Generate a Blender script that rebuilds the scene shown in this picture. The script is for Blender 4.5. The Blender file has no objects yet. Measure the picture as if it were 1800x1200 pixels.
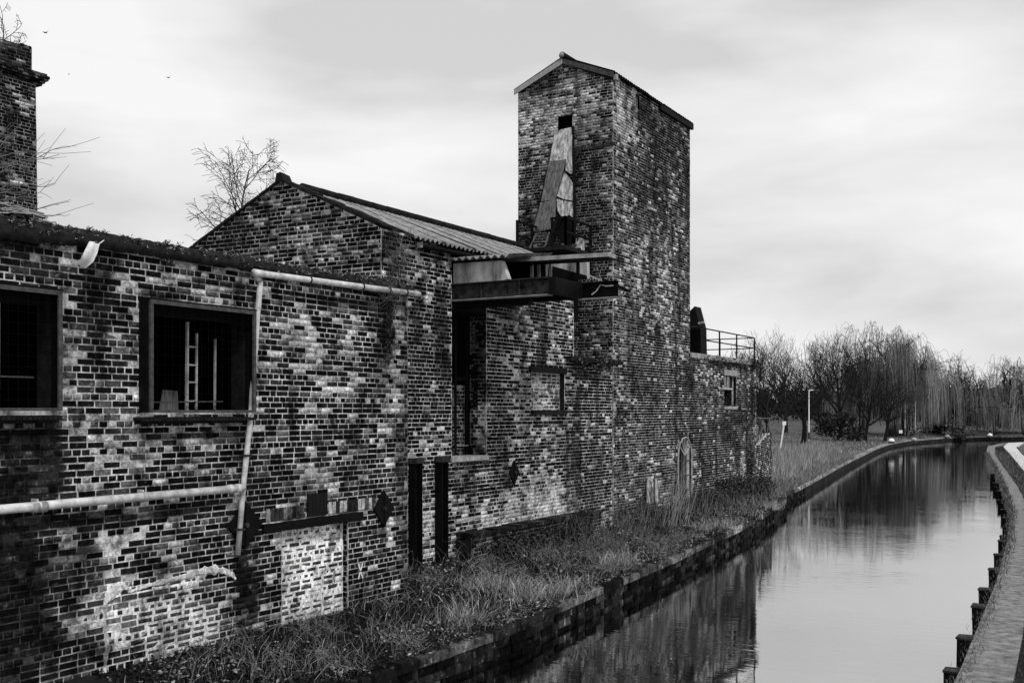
import bpy, math, random
import numpy as np
from math import sin, cos, radians, pi, sqrt, floor

# ------------------------------------------------------------------ camera, sky, sun
scn = bpy.context.scene
col = scn.collection
F, CX, CY, H = 1850.0, 900.0, 722.0, 3.6          # focal length in photo pixels, principal column, horizon row, eye height over water
TH = radians(30.7)
S_, C_ = sin(TH), cos(TH)

cam_d = bpy.data.cameras.new('camera')
cam = bpy.data.objects.new('camera', cam_d)
col.objects.link(cam)
cam.location = (0, 0, H)
cam.rotation_euler = (radians(90), 0, TH)
cam_d.sensor_width = 36
cam_d.lens = 37.0
cam_d.shift_y = 122 / 1800
cam_d.clip_start = 0.1
cam_d.clip_end = 3000
scn.camera = cam

scn.view_settings.view_transform = 'Standard'
scn.view_settings.look = 'None'
scn.view_settings.exposure = 0.5
scn.view_settings.gamma = 1.0
scn.view_settings.use_curve_mapping = False

SUN_EL, SUN_AZ = radians(52), radians(118)         # azimuth measured from +Y clockwise: over the canal, behind right
w = bpy.data.worlds.new('World')
scn.world = w
w.use_nodes = True
nt = w.node_tree
nt.nodes.clear()
N = nt.nodes.new
L = nt.links.new
out = N('ShaderNodeOutputWorld')
bg = N('ShaderNodeBackground')
bg.inputs['Strength'].default_value = 0.1
L(bg.outputs[0], out.inputs[0])
sky = N('ShaderNodeTexSky')
sky.sky_type = 'NISHITA'
sky.sun_disc = False
sky.sun_elevation = SUN_EL
sky.sun_rotation = SUN_AZ
bw = N('ShaderNodeRGBToBW')
L(sky.outputs[0], bw.inputs[0])
tc = N('ShaderNodeTexCoord')
sep = N('ShaderNodeSeparateXYZ')
L(tc.outputs['Generated'], sep.inputs[0])
zz = N('ShaderNodeMath'); zz.operation = 'ABSOLUTE'; L(sep.outputs['Z'], zz.inputs[0])
za = N('ShaderNodeMath'); za.operation = 'ADD'; za.inputs[1].default_value = 1.3; L(zz.outputs[0], za.inputs[0])
comb = N('ShaderNodeCombineXYZ')
for i, ax in enumerate('XY'):
    dv = N('ShaderNodeMath'); dv.operation = 'DIVIDE'
    L(sep.outputs[ax], dv.inputs[0]); L(za.outputs[0], dv.inputs[1]); L(dv.outputs[0], comb.inputs[i])
zs = N('ShaderNodeMath'); zs.operation = 'MULTIPLY'; zs.inputs[1].default_value = 2.2
L(sep.outputs['Z'], zs.inputs[0]); L(zs.outputs[0], comb.inputs[2])
cn = N('ShaderNodeTexNoise'); cn.inputs['Scale'].default_value = 4.6; cn.inputs['Detail'].default_value = 7
cn.inputs['Roughness'].default_value = 0.46; cn.inputs['Distortion'].default_value = 0.15
L(comb.outputs[0], cn.inputs['Vector'])
cr = N('ShaderNodeValToRGB')
cr.color_ramp.elements[0].position = 0.36; cr.color_ramp.elements[0].color = (.46, .46, .46, 1)
cr.color_ramp.elements[1].position = 0.62; cr.color_ramp.elements[1].color = (.66, .66, .66, 1)
e = cr.color_ramp.elements.new(0.49); e.color = (.575, .575, .575, 1)
L(cn.outputs['Fac'], cr.inputs[0])
c10 = N('ShaderNodeMath'); c10.operation = 'MULTIPLY'; c10.inputs[1].default_value = 10.4
L(cr.outputs[0], c10.inputs[0])
mx = N('ShaderNodeMix'); mx.data_type = 'FLOAT'; mx.inputs[0].default_value = 0.93
L(bw.outputs[0], mx.inputs[2]); L(c10.outputs[0], mx.inputs[3])
L(mx.outputs[0], bg.inputs['Color'])

sd = bpy.data.lights.new('sun', 'SUN')
sd.energy = 1.5
sd.angle = radians(12)
sd.color = (1, 1, 1)
so = bpy.data.objects.new('sun', sd)
col.objects.link(so)
so.rotation_euler = (radians(90) - SUN_EL, 0, -SUN_AZ + pi)

# ------------------------------------------------------------------ helpers
R = np.random.default_rng(11)
random.seed(5)


def P(px, py, u=None, v=None, z=None, d=None):
    """Where the ray measured at photo pixel (px, py) meets the plane x=u, y=v, z=z or depth d."""
    a = (px - CX) / F
    b = (CY - py) / F
    ru, rv = -S_ + C_ * a, C_ + S_ * a
    if u is not None: D = u / ru
    elif v is not None: D = v / rv
    elif z is not None: D = (z - H) / b
    else: D = d
    return (ru * D, rv * D, H + b * D)


def _h(ix, iy, seed):
    n = (ix.astype(np.int64) * 374761393 + iy.astype(np.int64) * 668265263 + seed * 974634777) & 0x7fffffff
    n = ((n ^ (n >> 13)) * 1274126177) & 0x7fffffff
    return ((n ^ (n >> 16)) & 0xffff) / 65535.0


def vnoise(x, y, seed=0):
    x = np.asarray(x, float); y = np.asarray(y, float)
    ix, iy = np.floor(x), np.floor(y)
    fx, fy = x - ix, y - iy
    fx = fx * fx * (3 - 2 * fx); fy = fy * fy * (3 - 2 * fy)
    a, b = _h(ix, iy, seed), _h(ix + 1, iy, seed)
    c, d = _h(ix, iy + 1, seed), _h(ix + 1, iy + 1, seed)
    return (a * (1 - fx) + b * fx) * (1 - fy) + (c * (1 - fx) + d * fx) * fy


def fbm(x, y, seed=0, o=4):
    t, amp, s = 0, .5, 0
    for k in range(o):
        t = t + amp * vnoise(np.asarray(x) * 2 ** k, np.asarray(y) * 2 ** k, seed + k); s += amp; amp *= .5
    return t / s


def mat(name, base=.1, rough=.85, var=.5, scale=6, bump=.3, bscale=40, bdist=.01, use_tone=False, metallic=0, spec=.06, streak=None, lo=None):
    m = bpy.data.materials.new(name)
    m.use_nodes = True
    t = m.node_tree
    n, l = t.nodes.new, t.links.new
    bs = t.nodes['Principled BSDF']
    bs.inputs['Roughness'].default_value = rough
    bs.inputs['Metallic'].default_value = metallic
    bs.inputs['Specular IOR Level'].default_value = spec
    g = n('ShaderNodeNewGeometry')
    mp = n('ShaderNodeMapping')
    l(g.outputs['Position'], mp.inputs['Vector'])
    if streak: mp.inputs['Scale'].default_value = streak
    no = n('ShaderNodeTexNoise')
    no.inputs['Scale'].default_value = scale; no.inputs['Detail'].default_value = 6; no.inputs['Roughness'].default_value = .65
    l(mp.outputs[0], no.inputs['Vector'])
    mr = n('ShaderNodeMapRange')
    mr.inputs['From Min'].default_value = .3; mr.inputs['From Max'].default_value = .7
    mr.inputs['To Min'].default_value = (1 - var) if lo is None else lo; mr.inputs['To Max'].default_value = 1 + var
    l(no.outputs['Fac'], mr.inputs['Value'])
    mu = n('ShaderNodeMath'); mu.operation = 'MULTIPLY'
    l(mr.outputs[0], mu.inputs[0])
    if use_tone:
        at = n('ShaderNodeAttribute'); at.attribute_name = 'tone'
        if base != 1:
            m2 = n('ShaderNodeMath'); m2.operation = 'MULTIPLY'; m2.inputs[1].default_value = base
            l(at.outputs['Fac'], m2.inputs[0]); l(m2.outputs[0], mu.inputs[1])
        else:
            l(at.outputs['Fac'], mu.inputs[1])
    else:
        mu.inputs[1].default_value = base
    l(mu.outputs[0], bs.inputs['Base Color'])
    if bump > 0:
        nb = n('ShaderNodeTexNoise'); nb.inputs['Scale'].default_value = bscale; nb.inputs['Detail'].default_value = 5
        l(g.outputs['Position'], nb.inputs['Vector'])
        bu = n('ShaderNodeBump'); bu.inputs['Strength'].default_value = bump; bu.inputs['Distance'].default_value = bdist
        l(nb.outputs['Fac'], bu.inputs['Height']); l(bu.outputs[0], bs.inputs['Normal'])
    return m


M = {}
def masonry(name, mott, ms, splot, sscale, rough, bd):
    """tone attribute x fired mottling, pale efflorescence spots and broad soot patches"""
    m = bpy.data.materials.new(name); m.use_nodes = True; t = m.node_tree; n, l = t.nodes.new, t.links.new
    bs = t.nodes['Principled BSDF']; bs.inputs['Roughness'].default_value = rough; bs.inputs['Specular IOR Level'].default_value = .04
    g = n('ShaderNodeNewGeometry'); at = n('ShaderNodeAttribute'); at.attribute_name = 'tone'
    def noise(sc, det=5, ro=.6):
        q = n('ShaderNodeTexNoise'); q.inputs['Scale'].default_value = sc; q.inputs['Detail'].default_value = det; q.inputs['Roughness'].default_value = ro
        l(g.outputs['Position'], q.inputs['Vector']); return q.outputs['Fac']
    def rng_(x, a, b, c, d):
        q = n('ShaderNodeMapRange'); q.interpolation_type = 'SMOOTHSTEP'
        for k, v in zip(('From Min', 'From Max', 'To Min', 'To Max'), (a, b, c, d)): q.inputs[k].default_value = v
        l(x, q.inputs['Value']); return q.outputs[0]
    def op(o, a, b):
        q = n('ShaderNodeMath'); q.operation = o
        for i, v in enumerate((a, b)):
            if isinstance(v, (int, float)): q.inputs[i].default_value = v
            else: l(v, q.inputs[i])
        return q.outputs[0]
    tone = at.outputs['Fac']
    base = op('MULTIPLY', tone, rng_(noise(ms, 6, .7), .3, .7, 1 - mott, 1 + mott * .9))
    sp = op('MULTIPLY', rng_(noise(sscale, 6, .7), .57, .68, 0, splot), op('MINIMUM', op('MULTIPLY', tone, 22), 1))
    base = op('ADD', base, sp)
    base = op('MULTIPLY', base, rng_(noise(.9, 5, .6), .36, .6, .62, 1.08))
    base = op('MULTIPLY', base, rng_(noise(3.6, 6, .7), .36, .53, .3, 1.08))
    l(base, bs.inputs['Base Color'])
    bu = n('ShaderNodeBump'); bu.inputs['Strength'].default_value = .7; bu.inputs['Distance'].default_value = bd
    l(noise(70, 5), bu.inputs['Height']); l(bu.outputs[0], bs.inputs['Normal'])
    return m
M['brick'] = masonry('brick', .6, 22, .2, 11, .85, .007)
M['mortar'] = masonry('mortar', .45, 20, .05, 9, .95, .009)
M['moss'] = mat('moss', 1, .95, .6, 12, 0, use_tone=True)
M['plant'] = mat('plant', 1, .7, .3, 3, 0, use_tone=True, spec=.25)
M['bark'] = mat('bark', 1, .9, .4, 20, 0, use_tone=True, spec=.1)
M['black_metal'] = mat('black_metal', .005, .6, .5, 9, .3, 50, .004)
M['rust_metal'] = mat('rust_metal', .03, .75, .9, 7, .4, 40, .005)
M['frame'] = mat('frame', .06, .7, .55, 14, .3, 50, .004)
M['white_pipe'] = mat('white_pipe', .58, .45, .25, 7, .2, 30, .004, spec=.3, lo=.45)
M['concrete'] = mat('concrete', .3, .9, .5, 6, .6, 40, .01)
M['render'] = mat('render', .42, .9, .5, 3.5, .6, 30, .012, streak=(1, 1, .35), lo=.12)
M['slab'] = mat('slab', .2, .9, .4, 6, .5, 40, .008, lo=.35)
M['dark_wood'] = mat('dark_wood', .01, .85, .5, 8, .4, 30, .006, streak=(6, 6, .8))
M['pale_wood'] = mat('pale_wood', .32, .85, .4, 8, .4, 30, .006, streak=(6, 6, .8))
M['asbestos'] = mat('asbestos', .24, .9, .55, 7, .5, 40, .006, lo=.3)
M['dark_roof'] = mat('dark_roof', .014, .9, .6, 8, .5, 40, .01)
M['sheet_white'] = mat('sheet_white', .45, .6, .5, 7, .5, 12, .02, streak=(2, 2, .7), lo=.08)
M['sheet_grey'] = mat('sheet_grey', .12, .6, .6, 6, .5, 9, .02, streak=(3, 3, .4), lo=.25)
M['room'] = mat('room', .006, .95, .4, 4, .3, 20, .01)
M['soil'] = mat('soil', .012, .95, .7, 5, .8, 25, .03)
M['lawn'] = mat('lawn', .09, .95, .5, 1.1, .6, 12, .05)
M['gravel'] = mat('gravel', .5, .95, .2, 3, .4, 60, .01)
M['white_paint'] = mat('white_paint', .75, .6, .12, 8, .2, 30, .003)
M['cloth'] = mat('cloth', .7, .8, .25, 7, .3, 25, .01, lo=.5)
M['bird'] = mat('bird', .03, .8, .2, 8, 0)
M['stone'] = masonry('stone', .7, 9, .3, 7, .9, .02)
M['glass_dark'] = mat('glass_dark', .02, .1, .1, 8, 0, spec=.5)

# water
m = bpy.data.materials.new('water'); m.use_nodes = True
t = m.node_tree; bs = t.nodes['Principled BSDF']
bs.inputs['Base Color'].default_value = (.001, .001, .001, 1)
bs.inputs['Roughness'].default_value = .012
bs.inputs['IOR'].default_value = 1.55
g = t.nodes.new('ShaderNodeNewGeometry'); mp = t.nodes.new('ShaderNodeMapping')
mp.inputs['Rotation'].default_value = (0, 0, -radians(18))
mp.inputs['Scale'].default_value = (.55, 1.6, 1)
t.links.new(g.outputs['Position'], mp.inputs['Vector'])
n1 = t.nodes.new('ShaderNodeTexNoise'); n1.inputs['Scale'].default_value = 3.2; n1.inputs['Detail'].default_value = 4; n1.inputs['Roughness'].default_value = .5
t.links.new(mp.outputs[0], n1.inputs['Vector'])
n2 = t.nodes.new('ShaderNodeTexNoise'); n2.inputs['Scale'].default_value = .35; n2.inputs['Detail'].default_value = 2
t.links.new(mp.outputs[0], n2.inputs['Vector'])
rr = t.nodes.new('ShaderNodeMapRange'); rr.inputs['From Min'].default_value = .35; rr.inputs['From Max'].default_value = .65
rr.inputs['To Min'].default_value = .25; rr.inputs['To Max'].default_value = 1
t.links.new(n2.outputs['Fac'], rr.inputs['Value'])
bu = t.nodes.new('ShaderNodeBump'); bu.inputs['Distance'].default_value = .0045
t.links.new(rr.outputs[0], bu.inputs['Strength'])
t.links.new(n1.outputs['Fac'], bu.inputs['Height']); t.links.new(bu.outputs[0], bs.inputs['Normal'])
gl = t.nodes.new('ShaderNodeBsdfGlossy'); gl.inputs['Color'].default_value = (.9, .9, .9, 1); gl.inputs['Roughness'].default_value = .012
t.links.new(bu.outputs[0], gl.inputs['Normal'])
ms = t.nodes.new('ShaderNodeMixShader'); ms.inputs[0].default_value = .47
t.links.new(bs.outputs[0], ms.inputs[1]); t.links.new(gl.outputs[0], ms.inputs[2])
t.links.new(ms.outputs[0], t.nodes['Material Output'].inputs['Surface'])
M['water'] = m


def world_loc(o):
    x = np.zeros(3)
    while o is not None:
        x += np.array(o.location); o = o.parent
    return x


def link_mesh(name, me, mt, parent=None):
    me.materials.append(mt)
    o = bpy.data.objects.new(name, me)
    col.objects.link(o)
    if parent is not None: o.parent = parent
    return o


class MB:
    def __init__(s): s.v = []; s.f = []; s.t = []; s.n = 0
    def add(s, verts, faces, tone=.1):
        s.v.extend(verts); s.f.extend([tuple(i + s.n for i in f) for f in faces]); s.t.extend([tone] * len(faces)); s.n += len(verts)
    def box(s, x0, y0, z0, x1, y1, z1, tone=.1, j=0):
        v = [(x, y, z) for z in (z0, z1) for x, y in ((x0, y0), (x1, y0), (x1, y1), (x0, y1))]
        if j: v = [tuple(c + random.uniform(-j, j) for c in p) for p in v]
        s.add(v, [(3, 2, 1, 0), (4, 5, 6, 7), (0, 1, 5, 4), (1, 2, 6, 5), (2, 3, 7, 6), (3, 0, 4, 7)], tone); return s
    def hexa(s, b, t, tone=.1):
        """eight corners: bottom ring b, top ring t"""
        s.add(list(b) + list(t), [(3, 2, 1, 0), (4, 5, 6, 7), (0, 1, 5, 4), (1, 2, 6, 5), (2, 3, 7, 6), (3, 0, 4, 7)], tone); return s
    def bar(s, a, b, w_, h_=None, tone=.1, up=(0, 0, 1)):
        a = np.array(a, float); b = np.array(b, float); h_ = h_ or w_
        d = b - a; d /= np.linalg.norm(d)
        upv = np.array(up, float)
        if abs(d @ upv) > .95: upv = np.array((1.0, 0, 0))
        x = np.cross(d, upv); x /= np.linalg.norm(x); y = np.cross(x, d)
        q = [(-1, -1), (1, -1), (1, 1), (-1, 1)]
        s.hexa([tuple(a + x * i * w_ / 2 + y * k * h_ / 2) for i, k in q], [tuple(b + x * i * w_ / 2 + y * k * h_ / 2) for i, k in q], tone); return s
    def tube(s, pts, r, sides=8, tone=.1, caps=True):
        pts = [np.array(p, float) for p in pts]
        rs = r if hasattr(r, '__len__') else [r] * len(pts)
        vs, fs = [], []
        for i, p in enumerate(pts):
            d = pts[min(i + 1, len(pts) - 1)] - pts[max(i - 1, 0)]; d /= (np.linalg.norm(d) + 1e-9)
            up = np.array((0, 0, 1.0)) if abs(d[2]) < .9 else np.array((1.0, 0, 0))
            x = np.cross(d, up); x /= np.linalg.norm(x); y = np.cross(x, d)
            for k in range(sides):
                a = 2 * pi * k / sides
                vs.append(tuple(p + (x * cos(a) + y * sin(a)) * rs[i]))
        for i in range(len(pts) - 1):
            for k in range(sides):
                k2 = (k + 1) % sides
                fs.append((i * sides + k, i * sides + k2, (i + 1) * sides + k2, (i + 1) * sides + k))
        if caps:
            fs.append(tuple(range(sides))[::-1]); fs.append(tuple((len(pts) - 1) * sides + k for k in range(sides)))
        s.add(vs, fs, tone); return s
    def plate(s, poly, off, tone=.1):
        """polygon of 3-D points given thickness by the vector off"""
        n = len(poly); off = np.array(off)
        a = [tuple(p) for p in poly]; b = [tuple(np.array(p) + off) for p in poly]
        s.add(a + b, [tuple(range(n))[::-1], tuple(range(n, 2 * n))] + [(i, (i + 1) % n, (i + 1) % n + n, i + n) for i in range(n)], tone); return s
    def build(s, name, mt, parent=None, smooth=False):
        me = bpy.data.meshes.new(name)
        off = world_loc(parent) if parent is not None else np.zeros(3)
        v = np.array(s.v, float) - off
        me.from_pydata(v.tolist(), [], s.f)
        at = me.attributes.new('tone', 'FLOAT', 'FACE'); at.data.foreach_set('value', np.array(s.t, 'f'))
        if smooth: me.polygons.foreach_set('use_smooth', [True] * len(me.polygons))
        me.update()
        return link_mesh(name, me, M[mt] if isinstance(mt, str) else mt, parent)


def np_mesh(name, verts, faces, tone, mt, parent=None, domain='FACE', smooth=False):
    """fast mesh from arrays; faces (n,k) with constant k"""
    off = world_loc(parent) if parent is not None else np.zeros(3)
    verts = np.asarray(verts, float) - off
    faces = np.asarray(faces, np.int32)
    me = bpy.data.meshes.new(name)
    me.vertices.add(len(verts)); me.vertices.foreach_set('co', verts.astype('f').ravel())
    k = faces.shape[1]
    me.loops.add(faces.size); me.loops.foreach_set('vertex_index', faces.ravel())
    me.polygons.add(len(faces)); me.polygons.foreach_set('loop_start', np.arange(0, faces.size, k, dtype=np.int32))
    me.update(calc_edges=True)
    me.validate()
    at = me.attributes.new('tone', 'FLOAT', domain)
    at.data.foreach_set('value', np.asarray(tone, 'f'))
    if smooth: me.polygons.foreach_set('use_smooth', [True] * len(me.polygons))
    return link_mesh(name, me, M[mt] if isinstance(mt, str) else mt, parent)


def thing(name, label, cat, loc=(0, 0, 0), group=None):
    o = bpy.data.objects.new(name, None)
    o.empty_display_size = .3
    col.objects.link(o); o.location = loc
    o['label'] = label; o['category'] = cat
    if group: o['group'] = group
    return o


def tag(o, label, cat, group=None):
    o['label'] = label; o['category'] = cat
    if group: o['group'] = group
    return o


def struct(o): o['kind'] = 'structure'; return o
def stuff(o): o['kind'] = 'stuff'; return o


# ------------------------------------------------------------------ brickwork
class Wall:
    """A brick face in the vertical plane through o along e; s runs along e, n points out of the face."""
    def __init__(w, o, e, n, poly, holes=(), base=(.45, .25, .34, 0, 0), seed=1):
        w.o = np.array(o, float); w.e = np.array(e, float); w.n = np.array(n, float)
        w.poly, w.holes, w.seed = poly, list(holes), seed
        w.base = np.array(base, float); w.blobs = []
    def hit(w, px, py):
        a = (px - CX) / F; b = (CY - py) / F
        d = np.array((-S_ + C_ * a, C_ + S_ * a, b)); c = np.array((0, 0, H))
        D = ((w.o - c) @ w.n) / (d @ w.n); p = c + D * d
        return (p - w.o) @ w.e, p[2], D
    def blob(w, px, py, rx, ry, target, soft=.5):
        s, z, D = w.hit(px, py); s1 = w.hit(px + rx, py)[0]; s2 = w.hit(px - rx, py)[0]
        w.blobs.append((s, z, abs(s1 - s2) / 2, ry * D / F, target, soft))
    def field(w, s, z):
        s = np.asarray(s, float); z = np.asarray(z, float)
        f = np.repeat(w.base[None, :], len(s), 0)
        nz = fbm(s * 1.7, z * 1.7, w.seed + 40) - .5
        nf = fbm(s * 6, z * 6, w.seed + 60, 3) - .5
        for cs, cz, rs, rz, tg, soft in w.blobs:
            d = np.sqrt(((s - cs) / rs) ** 2 + ((z - cz) / rz) ** 2)
            wt = np.clip((1 - d + nz * 1.1 + nf * .8) / soft, 0, 1)
            for k, val in tg.items():
                f[:, k] += (val - f[:, k]) * wt
        run = fbm(s * 3.2, z * .4 + 7, w.seed + 31, 3)
        f[:, 3] = np.clip(np.maximum(f[:, 3], np.clip((run - .575) * 5, 0, .72) * (1 - f[:, 4])), 0, 1)
        return f
    def scan(w, z):
        def iv(poly):
            xs = []
            for i in range(len(poly)):
                (x0, z0), (x1, z1) = poly[i], poly[(i + 1) % len(poly)]
                if (z0 <= z) != (z1 <= z): xs.append(x0 + (z - z0) / (z1 - z0) * (x1 - x0))
            xs.sort(); return list(zip(xs[::2], xs[1::2]))
        r = iv(w.poly)
        for h in w.holes:
            for a, b in iv(h):
                nr = []
                for c, d in r:
                    if b <= c or a >= d: nr.append((c, d)); continue
                    if a > c: nr.append((c, a))
                    if b < d: nr.append((b, d))
                r = nr
        return r
    def layout(w, z0, hrow=0, course=.075, L_=.225, zref=None):
        zmin = min(p[1] for p in w.poly); zmax = max(p[1] for p in w.poly)
        zref = z0 if zref is None else zref
        k0 = int(floor((zmin - zref) / course)) - 1; k1 = int((zmax - zref) / course) + 2
        out_ = []
        rr_ = np.random.default_rng(w.seed)
        for k in range(k0, k1):
            zb = zref + k * course; zm = zb + course / 2
            if zm < zmin or zm > zmax: continue
            hd = (k - hrow) % 4 == 0
            pitch = L_ / 2 if hd else L_
            ph = (L_ / 4 if hd else (L_ / 2 if (k % 2) else 0)) + rr_.uniform(-.012, .012)
            for a, b in w.scan(zm):
                x = floor((a - ph) / pitch) * pitch + ph
                while x < b:
                    p = pitch
                    if (not hd) and rr_.random() < .05: p = pitch / 2
                    x0, x1 = max(x, a), min(x + p, b)
                    if x0 == a: x0 += rr_.uniform(0, .014)
                    if x1 == b: x1 -= rr_.uniform(0, .014)
                    if (x0 - a < .015 or b - x1 < .015) and rr_.random() < .05: x += p; continue
                    if x1 - x0 > .035: out_.append((x0, x1, zb, zb + course))
                    x += p
        return np.array(out_)
    def bricks(w, B, mort=.008, proud=.007, shrink=True):
        n = len(B); rng = np.random.default_rng(w.seed + 5)
        sc, zc = (B[:, 0] + B[:, 1]) / 2, (B[:, 2] + B[:, 3]) / 2
        f = w.field(sc, zc)
        cl = fbm(sc * 2.2, zc * 3.0, w.seed + 9, 3)
        col_ = fbm(sc * 2.6, zc * .55, w.seed + 19, 3)
        r = np.clip(rng.random(n) * .8 + (cl - .5) * .75 + (col_ - .5) * .55 + .1, 0, 1)
        pd, pl = f[:, 0], f[:, 1]
        dark = .002 + .011 * rng.random(n)
        midt = .015 + .11 * rng.random(n) ** 1.2
        light = .22 + .42 * rng.random(n)
        tone = np.where(r < pd, dark, np.where(r > 1 - pl, light, midt))
        sm = f[:, 4]
        tone = tone * (1 - .0 * sm) + sm * .05
        tone = tone * (1 - f[:, 3]) + (.004 + .03 * rng.random(n) ** 4) * f[:, 3]
        g_ = mort / 2 + rng.random((n, 4)) * .0015
        shr = sm * rng.random(n) * .026
        s0 = B[:, 0] + g_[:, 0] + shr * 1.4; s1 = B[:, 1] - g_[:, 1] - shr * 1.4
        z0 = B[:, 2] + g_[:, 2] + shr * .7; z1 = B[:, 3] - g_[:, 3] - shr * .7
        hide = sm * rng.random(n) > .62
        pr = proud * (.5 + rng.random(n)) * (1 - sm * .6)
        bad = rng.random(n) < .02
        pr = np.where(bad, -.004, pr)
        pr = np.where(hide, .0012, pr)
        ms, mz = (s1 - s0) * .45, (z1 - z0) * .45
        bev = .004 + rng.random(n) * .005
        J = lambda: (rng.random(n) - .5) * .005
        vs = np.zeros((n, 8, 3))
        cs = [(s0, z0), (s1, z0), (s1, z1), (s0, z1)]
        sg = [(1, 1), (-1, 1), (-1, -1), (1, -1)]
        tilt = (rng.random((n, 2)) - .5) * .004
        for i in range(4):
            a, b = cs[i]
            vs[:, i, 0] = a; vs[:, i, 1] = b; vs[:, i, 2] = -.012
            vs[:, i + 4, 0] = a + sg[i][0] * np.minimum(bev, ms) + J() * .6; vs[:, i + 4, 1] = b + sg[i][1] * np.minimum(bev, mz) * .8 + J() * .5
            vs[:, i + 4, 2] = pr + sg[i][0] * tilt[:, 0] + sg[i][1] * tilt[:, 1]
        W3 = w.o[None, None, :] + vs[:, :, 0:1] * w.e + vs[:, :, 2:3] * w.n
        W3[:, :, 2] = vs[:, :, 1]
        # keep winding outward
        fl = np.cross(w.e, (0, 0, 1)) @ w.n > 0
        fc = [(4, 5, 6, 7), (0, 1, 5, 4), (1, 2, 6, 5), (2, 3, 7, 6), (3, 0, 4, 7)]
        if not fl: fc = [tuple(reversed(q)) for q in fc]
        return W3, np.array(fc), tone, (sc, zc)
    def mortar(w, name, parent, step=.05):
        zmin = min(p[1] for p in w.poly); zmax = max(p[1] for p in w.poly)
        smin = min(p[0] for p in w.poly); smax = max(p[0] for p in w.poly)
        ss = set(np.round(np.arange(smin, smax, step), 4)) | {smax}; zs_ = set(np.round(np.arange(zmin, zmax, step), 4)) | {zmax}
        for h in w.holes:
            for a, b in h: ss.add(round(a, 4)); zs_.add(round(b, 4))
        for a, b in w.poly: ss.add(round(a, 4)); zs_.add(round(b, 4))
        def clean(q):
            q = sorted(q); r = [q[0]]
            for x in q[1:]:
                if x - r[-1] > 1e-4: r.append(x)
            return np.array(r)
        ss, zs_ = clean(ss), clean(zs_)
        top = np.zeros(len(ss))
        for i, s in enumerate(ss):
            st = min(max(s, smin + 1e-5), smax - 1e-5); zt = []
            for k in range(len(w.poly)):
                (x0, z0), (x1, z1) = w.poly[k], w.poly[(k + 1) % len(w.poly)]
                if (x0 <= st) != (x1 <= st): zt.append(z0 + (st - x0) / (x1 - x0) * (z1 - z0))
            top[i] = max(zt) if zt else zmax
        Sg, Zg = np.meshgrid(ss, zs_, indexing='ij')
        Zg = np.minimum(Zg, top[:, None])
        nz_ = len(zs_)
        f = w.field(Sg.ravel(), Zg.ravel())
        tone = f[:, 2] * (1 - f[:, 3] * .99) + f[:, 4] * .16 * (1 - f[:, 3])
        nn = fbm(Sg.ravel() * 3, Zg.ravel() * 3, w.seed + 77)
        tone = tone * (.72 + .56 * nn)
        V = w.o[None, :] + Sg.ravel()[:, None] * w.e; V[:, 2] = Zg.ravel()
        rel = (fbm(Sg.ravel() * 9, Zg.ravel() * 9, w.seed + 3) - .5) * .006
        V[:, :2] += rel[:, None] * w.n[:2]
        fs = []
        def inpoly(x, y, p):
            r = False
            for k in range(len(p)):
                (x0, y0), (x1, y1) = p[k], p[(k + 1) % len(p)]
                if (y0 <= y) != (y1 <= y) and x < x0 + (y - y0) / (y1 - y0) * (x1 - x0): r = not r
            return r
        hb = [(min(a for a, b in h), max(a for a, b in h), min(b for a, b in h), max(b for a, b in h), h) for h in w.holes]
        for i in range(len(ss) - 1):
            for j in range(nz_ - 1):
                if Zg[i, j + 1] - Zg[i, j] < 1e-5 and Zg[i + 1, j + 1] - Zg[i + 1, j] < 1e-5: continue
                cx, cz = (ss[i] + ss[i + 1]) / 2, (zs_[j] + zs_[j + 1]) / 2
                sk = False
                for a, b, c, d, h in hb:
                    if a < cx < b and c < cz < d and inpoly(cx, cz, h): sk = True; break
                if sk: continue
                fs.append((i * nz_ + j, (i + 1) * nz_ + j, (i + 1) * nz_ + j + 1, i * nz_ + j + 1))
        fs = np.array(fs)
        if not (np.cross(w.e, (0, 0, 1)) @ w.n > 0): fs = fs[:, ::-1]
        return np_mesh(name, V, fs, tone, 'mortar', parent, 'POINT', True)


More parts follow.
